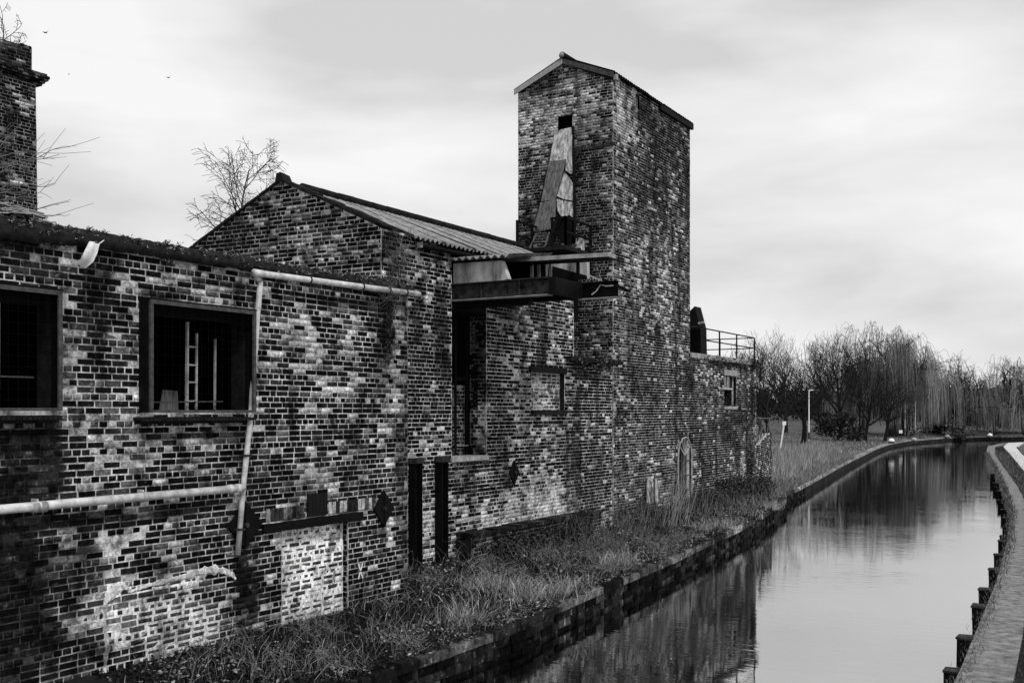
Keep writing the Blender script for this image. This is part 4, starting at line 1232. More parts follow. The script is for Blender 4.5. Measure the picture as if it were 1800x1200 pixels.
# ------------------------------------------------------------------ low annexe beyond the tower (same wall, own roof, rails, window)
MB().box(UTL, VT2 + .02, ZC - .02, UT + .05, VC2 + .05, ZC + .13).build('annexe_roof', 'concrete', tw)
pp = [(UT + R.uniform(-.05, .12), y, ZC + .05 + R.uniform(-.12, .06)) for y in R.uniform(VT2 + .8, VC2 + .1, 160)]
tufts(pp, 7, .05, (.006, .05), 'annexe_moss', tw, R, .3)
WE = Wall((0, VC2, 0), (-1, 0, 0), (0, 1, 0), rect(-UT, 14.6, 0, ZC), base=(.6, .1, .2, .2, 0), seed=77)
lay(WE, tw, 'end_wall', zref=.03)
k = MB(); k.box(UT - .05, winC[0][0] - .03, winC[2][1], UT + .03, winC[1][0] + .05, winC[2][1] + .18); k.build('lintel', 'concrete', tw)
k = MB(); k.box(UT - .08, winC[0][0] - .03, winC[0][1] - .09, UT + .05, winC[1][0] + .03, winC[0][1]); k.build('sill', 'concrete', tw)
k = MB(); a, b, c, d = winC[0][0], winC[1][0], winC[0][1], winC[2][1]; mzz = (c + d) / 2 + .05
k.box(UT - .14, a, c, UT - .10, a + .06, d); k.box(UT - .14, b - .06, c, UT - .10, b, d); k.box(UT - .14, a + .06, mzz, UT - .10, b - .06, mzz + .06)
k.box(UT - .14, (a + b) / 2 - .02, mzz + .06, UT - .10, (a + b) / 2 + .02, d)
wf = k.build('window', 'sheet_white', tw)
MB().box(UT - .5, a - .2, c - .2, UT - .45, b + .2, d + .2).build('room_shell', 'room', wf)
MB().box(UT - .125, a + .06, mzz + .06, UT - .118, b - .06, d).build('pane', 'glass_dark', wf)
# dark pointed bulkhead on the annexe roof
bk = thing('roof_bulkhead', 'dark pointed louvred housing standing on the low roof right of the tower', 'housing', (UT - .6, VT2 + .4, ZC + .13))
q = [P(1214, 622, v=31.4), P(1232, 622, v=31.4), P(1231, 576, v=31.4), P(1221, 538, v=31.4), P(1214, 545, v=31.4), P(1200, 556, v=31.4), P(1196, 622, v=31.4)]
MB().plate(q, (0, .55, 0)).build('housing', 'dark_wood', bk)
for yy in np.arange(580, 618, 6): MB().bar(P(1200, yy, v=31.38), P(1232, yy + 1, v=31.38), .03, .03).build('louvre', 'black_metal', bk)
MB().bar(P(1206, 573, v=31.3), P(1236, 575, v=31.3), .06, .06).build('ledge', 'rust_metal', bk)
MB().bar(P(1228, 568, v=31.2), P(1238, 566, v=31.2), .1, .06).build('flap', 'sheet_white', bk)
# rails on the annexe roof
rl = thing('roof_railing', 'thin black pipe railing round the low flat roof right of the tower', 'railing', (UT, 33, ZC + .13))
zr0 = ZC + .13
zr1 = P(1319, 592, u=UT + .02)[2]
def rr2(p, q, posts, z0=zr0, z1=zr1):
    p, q = np.array(p, float), np.array(q, float)
    for z in (z1, z1 - .45 * (z1 - z0)): MB().bar((*p, z), (*q, z), .035).build('rail', 'black_metal', rl)
    for f in posts:
        c = p + (q - p) * f; MB().bar((*c, z0), (*c, z1), .04).build('post', 'black_metal', rl)
rr2((UT - .03, 31.8), (UT - .03, VC2 - .1), (.0, .28, .62, 1))
rr2((UT - .03, VC2 - .1), (UT - 2.6, VC2 - .1), (.5, 1))
rr2((UT - 2.6, 32.5), (UT - 2.6, VC2 - .1), (0, .5))

# broken boundary wall with railings beyond the annexe
gw = thing('boundary_wall', 'broken low brick wall with bent railings at the far corner of the works', 'wall', (-11.9, 38, .5))
e_ = np.array((-.174, .985, 0)); n_ = np.array((.985, .174, 0))
BW = Wall((-11.8, 37.1, 0), e_, n_, [(0, 0), (4.6, 0), (4.6, 2.72), (3.4, 2.66), (2, 2.5), (1.2, 2.45), (0, 2.3)], base=(.7, .2, .5, 0, 0), seed=88)
lay(BW, gw, 'wall', zref=.03)
mb = MB(); A = np.array((-11.8, 37.1, 0))
q = [tuple(A + e_ * s + np.array((0, 0, z)) - n_ * .02) for s, z in ((0, 0), (4.6, 0), (4.6, 2.72), (3.4, 2.66), (2, 2.5), (1.2, 2.45), (0, 2.3))]
mb.plate(q, tuple(-n_ * .3)); mb.build('wall_core', 'concrete', gw)
for k in range(8):
    s = .4 + k * .55; a = A + e_ * s + np.array((0, 0, 2.4)) - n_ * .1; b = a + np.array((random.uniform(-.2, .3), random.uniform(-.5, .5), random.uniform(.6, 1.0)))
    MB().bar(a, b, .035).build('railing_bar', 'rust_metal' if k % 2 else 'sheet_grey', gw)
MB().bar(A + e_ * .2 + (0, 0, 3.35), A + e_ * 4.5 + (0, 0, 3.3), .035).build('railing_bar', 'sheet_grey', gw)

# ------------------------------------------------------------------ chimney
UCh, VCh = -21.5, 15.1
cm = thing('brick_chimney', 'massive square brick chimney stack with corbelled top at the left edge', 'chimney', (UCh, 13.8, .4))
zc1 = P(66, 150, u=UCh)[2]; zc2 = P(66, 128, u=UCh)[2]; zc3 = P(66, 84, u=UCh)[2]
CWl = Wall((UCh, 0, 0), (0, 1, 0), (1, 0, 0), [(12.0, .4), (VCh + .09, .4), (VCh - .07, zc1), (12.1, zc1)], base=(.72, .05, .3, .15, 0), seed=91)
CWl.blob(20, 180, 40, 20, {1: .5, 0: .3}, .6)
lay(CWl, cm, 'shaft_face', zref=.03, hrow=1)
CWm = Wall((0, 12.0, 0), (1, 0, 0), (0, -1, 0), rect(UCh - 2.6, UCh, .4, zc1), base=(.8, .05, .2, .3, 0), seed=92)
lay(CWm, cm, 'shaft_face', zref=.03, hrow=1)
MB().box(UCh - 2.6, 12.05, .4, UCh - .05, VCh - .1, zc1).build('shaft_core', 'room', cm)
k = MB(); o_ = 0
for i in range(5):
    o_ = (.03, .07, .13, .15, .10)[i]; z0 = zc1 + i * (zc2 - zc1) / 5
    nb = 26
    for j in range(nb):
        ya = 11.95 - o_ + j * (VCh - 11.9 + 2 * o_) / nb
        k.box(UCh - .2, ya, z0, UCh + o_ + random.uniform(-.01, .01), ya + (VCh - 11.9 + 2 * o_) / nb - .008, z0 + (zc2 - zc1) / 5 - .008, random.choice([.01, .02, .04, .09]), .006)
k.build('corbel', 'brick', cm)
MB().box(UCh - 2.7, 12, zc1, UCh - .21, VCh - .05, zc2).build('corbel_core', 'dark_roof', cm)
CT = Wall((UCh - .1, 0, 0), (0, 1, 0), (1, 0, 0), [(12.0, zc2), (VCh - .1, zc2), (VCh - .1, zc3), (13.6, zc3 - .06), (13, zc3 + .1), (12, zc3)], base=(.6, .08, .16, .4, 0), seed=95)
lay(CT, cm, 'head_face', zref=.03, hrow=1)
MB().box(UCh - 2.5, 12.05, zc2, UCh - .12, VCh - .12, zc3 - .1).build('head_core', 'dark_roof', cm)

# ------------------------------------------------------------------ trees
def tubes_np(lines, name, parent, sides=None, mt='bark'):
    """lines: list of (pts Nx3, r0, r1, tone)"""
    V, Fc, T = [], [], []; base = 0
    for pts, r0, r1, tone, sd_ in lines:
        pts = np.asarray(pts, float); n = len(pts)
        d = np.gradient(pts, axis=0); d /= (np.linalg.norm(d, axis=1)[:, None] + 1e-9)
        ref = np.where(np.abs(d[:, 2:3]) < .9, np.array([[0, 0, 1.0]]), np.array([[1.0, 0, 0]]))
        x = np.cross(d, ref); x /= (np.linalg.norm(x, axis=1)[:, None] + 1e-9); y = np.cross(x, d)
        r = np.linspace(r0, r1, n)
        for_k = []
        ang = np.arange(sd_) * 2 * pi / sd_
        ring = pts[:, None, :] + r[:, None, None] * (x[:, None, :] * np.cos(ang)[None, :, None] + y[:, None, :] * np.sin(ang)[None, :, None])
        V.append(ring.reshape(-1, 3))
        i = np.arange(n - 1)[:, None] * sd_; k = np.arange(sd_)[None, :]; k2 = (k + 1) % sd_
        f = np.stack([i + k, i + k2, i + sd_ + k2, i + sd_ + k], -1).reshape(-1, 4) + base
        Fc.append(f); T.append(np.full(len(f), tone)); base += n * sd_
    return np_mesh(name, np.concatenate(V), np.concatenate(Fc), np.concatenate(T), mt, parent, 'FACE', True)


def grow(rng, p, d, length, r, lv, maxlv, out_, kids=(5, 5, 4, 4, 3), spread=.7, up=.12, wob=.12, taper=.35, ratio=(.5, .8), npts=6, tone=.03, start=.25, minr=.004):
    pts = [np.array(p, float)]; d = np.array(d, float)
    for i in range(npts):
        d = d + rng.normal(0, wob, 3) + np.array((0, 0, up)); d /= np.linalg.norm(d)
        pts.append(pts[-1] + d * length / npts)
    out_.append((np.array(pts), r, max(r * taper, minr), lv, d))
    if lv >= maxlv: return
    for k in range(kids[lv]):
        f = start + (1 - start) * (k + rng.random()) / kids[lv]; f = min(f, .98)
        i = int(f * npts); q = pts[i] + (pts[i + 1] - pts[i]) * (f * npts - i)
        dd = pts[i + 1] - pts[i]; dd /= np.linalg.norm(dd)
        a = rng.normal(0, 1, 3); a -= (a @ dd) * dd; a /= np.linalg.norm(a)
        nd = dd * (1 - spread * .5) + a * spread; nd /= np.linalg.norm(nd)
        grow(rng, q, nd, length * rng.uniform(*ratio) * (1.1 - .35 * f), max(r * (1 - f * (1 - taper)) * .62, minr), lv + 1, maxlv, out_, kids, spread, up, wob, taper, ratio, max(3, npts - 1), tone, .15, minr)


def bare_tree(name, label, base, height, seed, maxlv=4, kids=(6, 6, 5, 5, 3), spread=.75, lean=(0, 0), r=None, tone=.02, twig=.03, up=.1, trunk=.45, minr=.008, group=None, cat='tree', wob=.1):
    rng = np.random.default_rng(seed)
    t_ = thing(name, label, cat, base, group)
    br = []
    r = r or height * .027
    grow(rng, base, (lean[0], lean[1], 1), height * trunk * 1.3, r, 0, maxlv, br, kids, spread, up, wob, .35, (.55, .85), 6, start=.3, minr=minr)
    L1 = [(b[0], b[1], b[2], tone, 7) for b in br if b[3] == 0]
    L2 = [(b[0], b[1], b[2], tone, 5) for b in br if 0 < b[3] <= 2]
    L3 = [(b[0], b[1], b[2], twig, 3) for b in br if b[3] > 2]
    tubes_np(L1, 'trunk', t_); tubes_np(L2, 'limbs', t_)
    if L3: tubes_np(L3, 'crown', t_)
    return t_


def willow(label, base, height, seed, rad, ntw=2600, tone=.22, group='weeping willows beyond the canal bend', dark=0, hang=(.25, .6)):
    rng = np.random.default_rng(seed)
    t_ = thing('willow_tree', label, 'tree', base, group)
    br = []
    nl = rng.integers(3, 5)
    b0 = np.array(base, float)
    top = b0 + (rng.normal(0, .3), rng.normal(0, .3), height * .18)
    L1 = [(np.array([b0, (b0 + top) / 2 + rng.normal(0, .1, 3), top]), height * .042, height * .032, .02, 8)]
    for k in range(nl + 2):
        a = 2 * pi * k / (nl + 2) + rng.uniform(-.3, .3)
        grow(rng, top - (0, 0, .3), (cos(a) * .42, sin(a) * .42, 1.0), height * .42, height * .024, 0, 3, br, (5, 5, 4, 3), .75, .03, .16, .35, (.5, .8), 6, start=.2, minr=.012)
    L2 = [(b[0], b[1], b[2], .008, 5 if b[3] < 2 else 3) for b in br]
    tubes_np(L1, 'trunk', t_); tubes_np(L2, 'limbs', t_)
    ends = [b for b in br if b[3] >= 2]
    tw_ = []
    for _ in range(ntw):
        b = ends[int(len(ends) * rng.random() ** 1.15)]
        i = rng.integers(1, len(b[0])); p = b[0][i]
        if rng.random() < .15: p = br[rng.integers(len(br))][0][-1]
        rel = p - top; rr_ = sqrt(rel[0] ** 2 + rel[1] ** 2) + .01
        o = np.array((rel[0] / rr_, rel[1] / rr_, 0)) * .35 + rng.normal(0, .25, 3) * (1, 1, .3)
        hgt = max(p[2] - b0[2], .8)
        ln = rng.uniform(*hang) * height * (.2 + .8 * min(rr_ / (rad * .6), 1)) * rng.uniform(.3, 1)
        ln = min(ln, hgt * .93)
        pts_ = [p]; d = o + np.array((0, 0, .55)); d /= np.linalg.norm(d)
        for s in (.05, .09, .15, .22, .24, .25):
            pts_.append(pts_[-1] + d * ln * s); d = d * .45 + np.array((rng.normal(0, .05), rng.normal(0, .05), -1)) * .6; d /= np.linalg.norm(d)
        tn = tone * rng.uniform(.5, 1.3) * (.15 + 1.7 * float(vnoise(np.array(p[0] * .55), np.array(p[1] * .55 + p[2] * .5), seed)) ** 1.5)
        tw_.append((np.array(pts_), .02, .01, tn, 3))
    tubes_np(tw_, 'crown', t_)
    return t_


def gz(x, y):  # ground height well beyond the left bank (approx.)
    dd = min(math.dist((x, y), q) for q in dense_LE)
    return hl(x, y, dd)
dense_LE = [tuple(p) for p, _ in along(LE, 0, 260, 1.0)]
def at(px, D):
    p = P(px, 700, d=D); return (p[0], p[1], gz(p[0], p[1]) - .05)

RT = 1.0
willow('largest weeping willow, its pale curtain of twigs hanging over the bend of the canal', at(1570, 122), 16.3, 5, 6, 2600, .26, hang=(.3, .75))
willow('weeping willow with a forked dark trunk, right of the largest willow', at(1692, 128), 12.6, 8, 6, 1150, .24)
willow('weeping willow at the right edge of the frame over the dark hedge', at(1808, 128), 12.6, 13, 6, 1150, .24)
willow('upright willow directly left of the largest willow, crown feathery and fine', at(1512, 126), 13.4, 21, 5, 600, .05, hang=(.1, .25))
willow('low weeping willow between the forked willow and the right edge', at(1748, 136), 8.6, 34, 5, 900, .22)
bt_ = 'bare trees on the lawn'
bare_tree('bare_tree', 'spreading bare tree with low dark limbs beside the tall white lamp post', at(1412, 92), 9.3, 3, 4, (8, 6, 5, 3), .85, tone=.015, twig=.02, up=.10, trunk=.42, minr=.009, group=bt_)
bare_tree('bare_tree', 'bare tree with many rising stems just behind the railed roof corner', at(1352, 70), 6.4, 4, 4, (8, 6, 5, 3), .6, tone=.02, twig=.03, up=.16, trunk=.5, minr=.008, group=bt_)
bare_tree('bare_tree', 'slim bare tree behind the roof railing, thin against the sky', at(1290, 95), 7.6, 14, 4, (8, 6, 5, 3), .6, tone=.03, twig=.04, up=.15, trunk=.5, minr=.012, group=bt_)
bare_tree('bare_tree', 'tall bare tree between the lamp-post tree and the willows', at(1478, 112), 10.0, 7, 4, (8, 6, 5, 3), .6, tone=.012, twig=.016, up=.14, trunk=.5, minr=.010, group=bt_)
bare_tree('bare_tree', 'dark bare tree with leaning trunk in front of the left willows', at(1520, 108), 8.0, 9, 4, (7, 6, 5, 3), .7, tone=.012, twig=.02, up=.1, trunk=.45, minr=.010, group=bt_, lean=(.2, 0))
bare_tree('bare_tree', 'dark bare tree standing at the waterside bench, trunk split low', at(1555, 106), 7.5, 19, 4, (8, 6, 5, 3), .7, tone=.012, twig=.02, up=.1, trunk=.4, minr=.010, group=bt_, lean=(.25, 0))
bare_tree('bare_tree', 'thin bare tree rising behind the boundary wall between two bigger bare trees', at(1382, 120), 9.6, 29, 4, (8, 6, 5, 3), .55, tone=.02, twig=.03, up=.15, trunk=.5, minr=.010, group=bt_)
bare_tree('bare_tree', 'distant bare tree filling the gap right of the lamp post', at(1445, 135), 10.3, 39, 4, (8, 6, 5, 3), .6, tone=.02, twig=.03, up=.15, trunk=.5, minr=.012, group=bt_)

# conifer/ivy mass in the largest willow, evergreen bushes
def leaf_mass(centres, n, size, tone, name, parent, rng, kind_stuff=False, mt='plant'):
    V, T = [], []
    for (c, r, m_) in centres:
        q = rng.normal(0, 1, (m_, 3)); q /= np.linalg.norm(q, axis=1)[:, None]
        q *= (rng.random((m_, 1)) ** .45); q = np.array(c) + q * np.array(r)
        d = rng.normal(0, 1, (m_, 3)); d /= np.linalg.norm(d, axis=1)[:, None]
        e2 = np.cross(d, rng.normal(0, 1, (m_, 3))); e2 /= np.linalg.norm(e2, axis=1)[:, None]
        l_ = size * rng.uniform(.4, 1.2, (m_, 1))
        V.append(np.stack([q, q + d * l_ * .5 + e2 * l_ * .3, q + d * l_, q + d * l_ * .5 - e2 * l_ * .3], 1).reshape(-1, 3))
        T.append(tone[0] + (tone[1] - tone[0]) * rng.random(m_) ** 3)
    V = np.concatenate(V); T = np.concatenate(T)
    o = np_mesh(name, V, np.arange(len(V)).reshape(-1, 4), T, mt, parent)
    if kind_stuff: stuff(o)
    return o


def bush(label, base, r, n, tone, seed, size=.25, lumps=7, group=None, cat='bush'):
    rng = np.random.default_rng(seed)
    t_ = thing('bush', label, cat, base, group)
    cs = []
    for k in range(lumps):
        a = rng.uniform(0, 2 * pi); f = rng.uniform(.1, .75)
        c = np.array(base) + (cos(a) * r[0] * f, sin(a) * r[1] * f, r[2] * rng.uniform(.3, 1.2))
        cs.append((c, np.array(r) * rng.uniform(.3, .55), n // lumps))
    leaf_mass(cs, n, size, tone, 'foliage', t_, rng)
    st = []
    for k in range(12):
        p0 = np.array(base) + rng.normal(0, .15, 3) * (1, 1, 0); p1 = cs[k % lumps][0]
        st.append((np.array([p0, (p0 + p1) / 2 + rng.normal(0, .1, 3), p1]), .04, .015, .02, 4))
    tubes_np(st, 'stems', t_)
    return t_


bush('round dark evergreen bush low between the lamp post tree and the willows', at(1472, 104), (2.6, 2.6, 1.9), 5000, (.006, .05), 4, .3)
bush('dark evergreen crown swallowed inside the largest willow', tuple(np.array(at(1592, 126)) + (0, 0, 0)), (3.2, 3.0, 6.2), 7000, (.006, .05), 6, .32, 9)
bush('dark hedge-like bush under the forked willow at the water edge', at(1650, 134), (4, 3, 2.6), 6000, (.005, .04), 7, .35)
bush('wide black bush behind the water edge near the right margin', at(1745, 140), (6, 3, 2.9), 7000, (.005, .03), 8, .35)
bush('black bush at the very right margin under the last willow', at(1800, 138), (5, 3, 3.0), 6000, (.005, .03), 9, .35)
bush('small pale-tipped weeping shrub on the bank below the forked willow', at(1682, 127), (1.3, 1.3, 1.7), 1600, (.02, .3), 10, .3)

# wood on the rise behind
rng = np.random.default_rng(77)
cs = []
for k in range(190):
    px_ = rng.uniform(1150, 1980); D = rng.uniform(150, 230); b = at(px_, D)
    h_ = rng.uniform(2.5, 5.8)
    cs.append((np.array(b) + (0, 0, h_ * .45), (4.5, 4.5, h_ * .55), 260))
leaf_mass(cs, 0, .6, (.003, .02), 'far_woodland', None, rng, True, 'bark')
tw_ = []
for k in range(2600):
    px_ = rng.uniform(1150, 1980); D = rng.uniform(145, 215); b = np.array(at(px_, D)); h_ = rng.uniform(4, 8)
    p = b + (0, 0, rng.uniform(0, h_ * .5)); pts_ = [p]; d = np.array((rng.normal(0, .3), rng.normal(0, .3), 1.0))
    for s in range(3): pts_.append(pts_[-1] + d * h_ * .17); d = d + rng.normal(0, .25, 3)
    tw_.append((np.array(pts_), .05, .015, rng.uniform(.006, .03), 3))
stuff(tubes_np(tw_, 'far_thicket', None))

# birch behind the gable, sapling on the chimney, twigs over the roof
def birch(name, label, base, h_, seed, kids, cat='tree', tone=.05, r=.06, minr=.005, spread=.6, wob=.1, lv=4, ratio=(.38, .62)):
    rng = np.random.default_rng(seed); t_ = thing(name, label, cat, base)
    br = []; grow(rng, base, (0, 0, 1), h_, r, 0, lv, br, kids, spread, .03, wob, .25, ratio, 7, start=.12, minr=minr)
    tubes_np([(b[0], b[1], b[2], tone, 6) for b in br if b[3] == 0], 'trunk', t_)
    tubes_np([(b[0], b[1], b[2], tone, 4) for b in br if 0 < b[3] < 3], 'limbs', t_)
    L3 = []
    for b in br:
        if b[3] >= 3:
            q = b[0].copy(); q[:, 2] -= np.linspace(0, 1, len(q)) ** 2 * .12 * h_ * .3; L3.append((q, b[1], b[2], tone, 3))
    if L3: tubes_np(L3, 'crown', t_)
    return t_
b = P(437, 400, u=-16.5)
birch('birch_tree', 'slender bare birch growing behind the brick gable', (b[0], b[1], 6.4), (P(430, 222, u=-16.5)[2] - 6.4) * .76, 15, (14, 7, 6, 3), r=.045, minr=.0045, spread=.6, wob=.1, ratio=(.42, .62), lv=3)
b = P(12, 118, u=-22.2)
birch('sapling', 'leafless sapling rooted in the broken top of the chimney', (b[0], b[1], zc3 - .7), 1.45, 5, (8, 5, 4, 2), 'sapling', .03, .03, .005, .8, .14, 3)
# pale arching twigs of a shrub on the flat roof in front of the chimney
sh = thing('roof_shrub', 'bare shrub with pale arching twigs on the flat roof, in front of the chimney', 'shrub', (-13.2, 7.0, 5.45))
rng = np.random.default_rng(9)
tws = []
for (x0, y0, x1, y1, x2, y2) in ((-60, 330, 30, 285, 122, 258), (-40, 300, 20, 300, 104, 272), (-50, 345, 40, 340, 96, 322), (-30, 380, 60, 375, 122, 354), (20, 385, 85, 378, 108, 378),
                                 (-60, 320, -10, 250, 34, 205), (-50, 330, 0, 262, 14, 236), (-30, 350, 20, 320, 40, 268), (-60, 300, 10, 262, 60, 268), (-60, 360, 30, 352, 70, 338)):
    p = [np.array(P(x, y, u=-13.0 + rng.uniform(-.3, .3))) for x, y in ((x0, y0), (x1, y1), (x2, y2))]
    t5 = np.linspace(0, 1, 7)[:, None]; q = (1 - t5) ** 2 * p[0] + 2 * t5 * (1 - t5) * p[1] + t5 ** 2 * p[2]
    q[1:-1] += rng.normal(0, .02, (5, 3)); tws.append((q, .009, .0035, .12, 4))
    for k in range(7):
        i = rng.integers(2, 7); a = q[i]; d = (q[i] - q[i - 1]); d /= np.linalg.norm(d); d = d + rng.normal(0, .5, 3); ln = rng.uniform(.1, .35)
        tws.append((np.array([a, a + d * ln * .5 + rng.normal(0, .01, 3), a + d * ln]), .004, .0025, .12, 3))
tubes_np(tws, 'twigs', sh)
# little plant sprouting through the gutter
ps = thing('gutter_sapling', 'leafless seedling sprouting out of the wall top over the white gutter', 'sapling', P(690, 555, u=UL + .1))
br = []; grow(rng, P(690, 560, u=UL + .08), (.3, -.5, 1), .55, .009, 0, 3, br, (5, 4, 3, 2), .8, .0, .2, .3, (.5, .8), 5, minr=.003)
br2 = []; grow(rng, P(672, 520, u=UL + .08), (.2, .3, 1), .75, .008, 0, 3, br2, (5, 4, 3, 2), .7, .0, .15, .3, (.5, .8), 5, minr=.003)
tubes_np([(b[0], b[1], b[2], .12, 3) for b in br + br2], 'twigs', ps)
leaf_mass([(P(686, 540, u=UL + .04), (.06, .16, .3), 500), (P(682, 610, u=UL + .03), (.03, .1, .4), 350), (P(684, 500, u=UL), (.1, .5, .06), 500)], 0, .035, (.008, .12), 'foliage', ps, rng)

# ------------------------------------------------------------------ bank vegetation
rng = np.random.default_rng(101)
def edge_u(v):
    for i in range(len(LE) - 1):
        if LE[i][1] <= v <= LE[i + 1][1]: return LE[i][0] + (LE[i + 1][0] - LE[i][0]) * (v - LE[i][1]) / (LE[i + 1][1] - LE[i][1])
    return LE[-1][0]
EU_v = np.linspace(0, 140, 1400); EU = np.array([edge_u(v) for v in EU_v])
def eu(v): return np.interp(v, EU_v, EU)
def wall_u(v): return np.where(v < VL1, UL, np.where(v < vlow, UM, np.where(v < VC2, UT, -30)))
def bank_z(u, v):
    o = eu(v) - u
    s1 = smooth(o / 3.0)
    return ZB - .03 + np.where(v < 42, .42, .15) * s1 + .10 * (fbm(u * 1.5, v * 1.5, 3) - .5) * np.minimum(np.maximum(o, 0), 1)


def blades(u, v, z, hgt, wd, tone, name, rng, lean=.5, mt='plant'):
    n = len(u); a = rng.uniform(0, 2 * pi, n); ld = rng.uniform(0, 2 * pi, n); ll = hgt * lean * rng.random(n)
    b = np.stack([u, v, z], 1); s = np.stack([np.cos(a), np.sin(a), np.zeros(n)], 1) * wd[:, None]
    l_ = np.stack([np.cos(ld) * ll, np.sin(ld) * ll, hgt], 1)
    mid = b + l_ * (.45, .45, .6); tip = b + l_ * (1.1, 1.1, .95)
    V = np.stack([b - s, b + s, mid + s * .7, mid - s * .7, mid - s * .7, mid + s * .7, tip + s * .12, tip - s * .12], 1).reshape(-1, 3)
    Fc = np.arange(n * 8).reshape(-1, 4)
    return stuff(np_mesh(name, V, Fc, np.repeat(tone, 2), mt, None))


# dark soil skin between wall and coping
V, Fc = [], []
vs_ = np.arange(2, 44, .22); us_ = np.linspace(0, 1, 16)
for v in vs_:
    e0 = float(eu(v)) - .36; w0 = float(wall_u(np.array(v))) + .0
    if v > VC2: w0 = -15.5
    for f in us_:
        u = e0 + (w0 - e0) * f; V.append((u, v, float(bank_z(np.array(u), np.array(v))) + .012 + .035 * float(fbm(u * 5, v * 5, 13))))
m_ = len(us_)
for i in range(len(vs_) - 1):
    for j in range(m_ - 1): Fc.append((i * m_ + j, (i + 1) * m_ + j, (i + 1) * m_ + j + 1, i * m_ + j + 1))
so_ = np_mesh('bank_soil', V, np.array(Fc), np.full(len(Fc), .04), 'soil', None, 'FACE', True); struct(so_)


def scatter(n, v0, v1, f0=0, f1=1, pw=1.0):
    v = rng.uniform(v0, v1, n); f = f0 + (f1 - f0) * rng.random(n) ** pw
    e0 = eu(v) - .12; w0 = wall_u(v) + .03
    w0 = np.where(v > VC2, eu(v) - 4, w0)
    u = e0 + (w0 - e0) * f
    return u, v, bank_z(u, v) + .02
# short turf and litter
u, v, z = scatter(34000, 7.5, 38)
pat = fbm(u * 1.1, v * 1.1, 55)
keep = rng.random(len(u)) < np.clip((pat - .42) * 4, .05, .7)
u, v, z, pat = u[keep], v[keep], z[keep], pat[keep]
n = len(u)
blades(u, v, z, rng.uniform(.04, .16, n) * (.6 + pat), rng.uniform(.003, .007, n), np.where(rng.random(n) < .08, rng.uniform(.2, .55, n), rng.uniform(.003, .018, n)), 'bank_grass', rng, 1.2)
# pale dry tussocks
us, vs, zs = [], [], []
for (px_, py_) in ((880, 1045), (905, 1030), (930, 1040), (860, 1035), (950, 1035), (1075, 985), (1095, 980), (1235, 925), (1250, 920), (1270, 918), (1290, 915), (1010, 1020), (840, 1060), (800, 1080), (985, 1030), (1330, 900), (1350, 885)):
    c = P(px_, py_, z=.6); k = 420
    k = int(rng.uniform(60, 300)); a = rng.normal(0, .17, k); b = rng.normal(0, .28, k); us.append(c[0] + a); vs.append(c[1] + b)
u = np.concatenate(us); v = np.concatenate(vs); z = bank_z(u, v); n = len(u)
blades(u, v, z, rng.uniform(.08, .34, n), rng.uniform(.003, .006, n), rng.uniform(.05, .6, n), 'dry_grass', rng, 1.1)
# leaf litter
def litter(u, v, z, size, tone, name):
    n = len(u); q = np.stack([u, v, z], 1)
    d = rng.normal(0, 1, (n, 3)); d[:, 2] *= .45; d /= np.linalg.norm(d, axis=1)[:, None]
    e2 = np.cross(d, rng.normal(0, 1, (n, 3)) * (.4, .4, 1)); e2 /= np.linalg.norm(e2, axis=1)[:, None]
    l_ = size[:, None]
    V = np.stack([q, q + d * l_ * .5 + e2 * l_ * .32, q + d * l_, q + d * l_ * .5 - e2 * l_ * .32], 1).reshape(-1, 3)
    return stuff(np_mesh(name, V, np.arange(len(V)).reshape(-1, 4), tone, 'plant', None))
u, v, z = scatter(70000, 7.5, 38, -.05, 1); n = len(u)
litter(u, v, z + rng.uniform(0, .08, n), rng.uniform(.015, .075, n), np.where(rng.random(n) < np.clip((fbm(u * 2.2, v * 2.2, 66) - .44) * 3, .02, .4), rng.uniform(.06, .38, n), rng.uniform(.002, .014, n)), 'leaf_litter')
# dead stems
def stems(n, v0, v1, f0, f1, h0, h1, tone, name, thick=.004, curve=.25):
    u, v, z = scatter(n, v0, v1, f0, f1)
    ls = []
    cm_ = fbm(u * 1.6, v * 1.6, 91)
    for i in range(n):
        if curve > 1 and cm_[i] < .53: continue
        h_ = rng.uniform(h0, h1); p = np.array((u[i], v[i], z[i])); d = np.array((rng.normal(0, .25), rng.normal(0, .25), 1)); pts_ = [p]
        for s in range(4):
            pts_.append(pts_[-1] + d / np.linalg.norm(d) * h_ / 4); d = d + rng.normal(0, curve, 3) * (1, 1, .6)
        ls.append((np.array(pts_), thick, thick * .5, tone * rng.uniform(.4, 1.5), 3))
    return stuff(tubes_np(ls, name, None))
stems(900, 8, 24, 0, 1, .15, .7, .2, 'dead_stems', .0035, .45)
stems(5200, 9, 25, -.03, .9, .12, .46, .25, 'dead_stems', .0034, 1.1)
stems(260, 19, 29, .3, 1, .5, 1.4, .16, 'dead_stems', .006, .15)
stems(500, 26, 38, 0, 1, .2, .8, .25, 'dead_stems', .005, .35)
# willow-herb canes below the arched window
ls = []
for i in range(26):
    b = np.array(P(rng.uniform(1170, 1200), 925, z=.62)) + rng.normal(0, .12, 3) * (1, 1, 0); tpp = b + (rng.uniform(-.1, .6), rng.uniform(-.2, .5), rng.uniform(.8, 1.5))
    ls.append((np.array([b, (b + tpp) / 2 + rng.normal(0, .05, 3), tpp]), .010, .004, .3, 4))
ct = thing('cane_clump', 'clump of tall pale dead canes on the bank below the arched window', 'plant', P(1185, 925, z=.62))
tubes_np(ls, 'stems', ct)
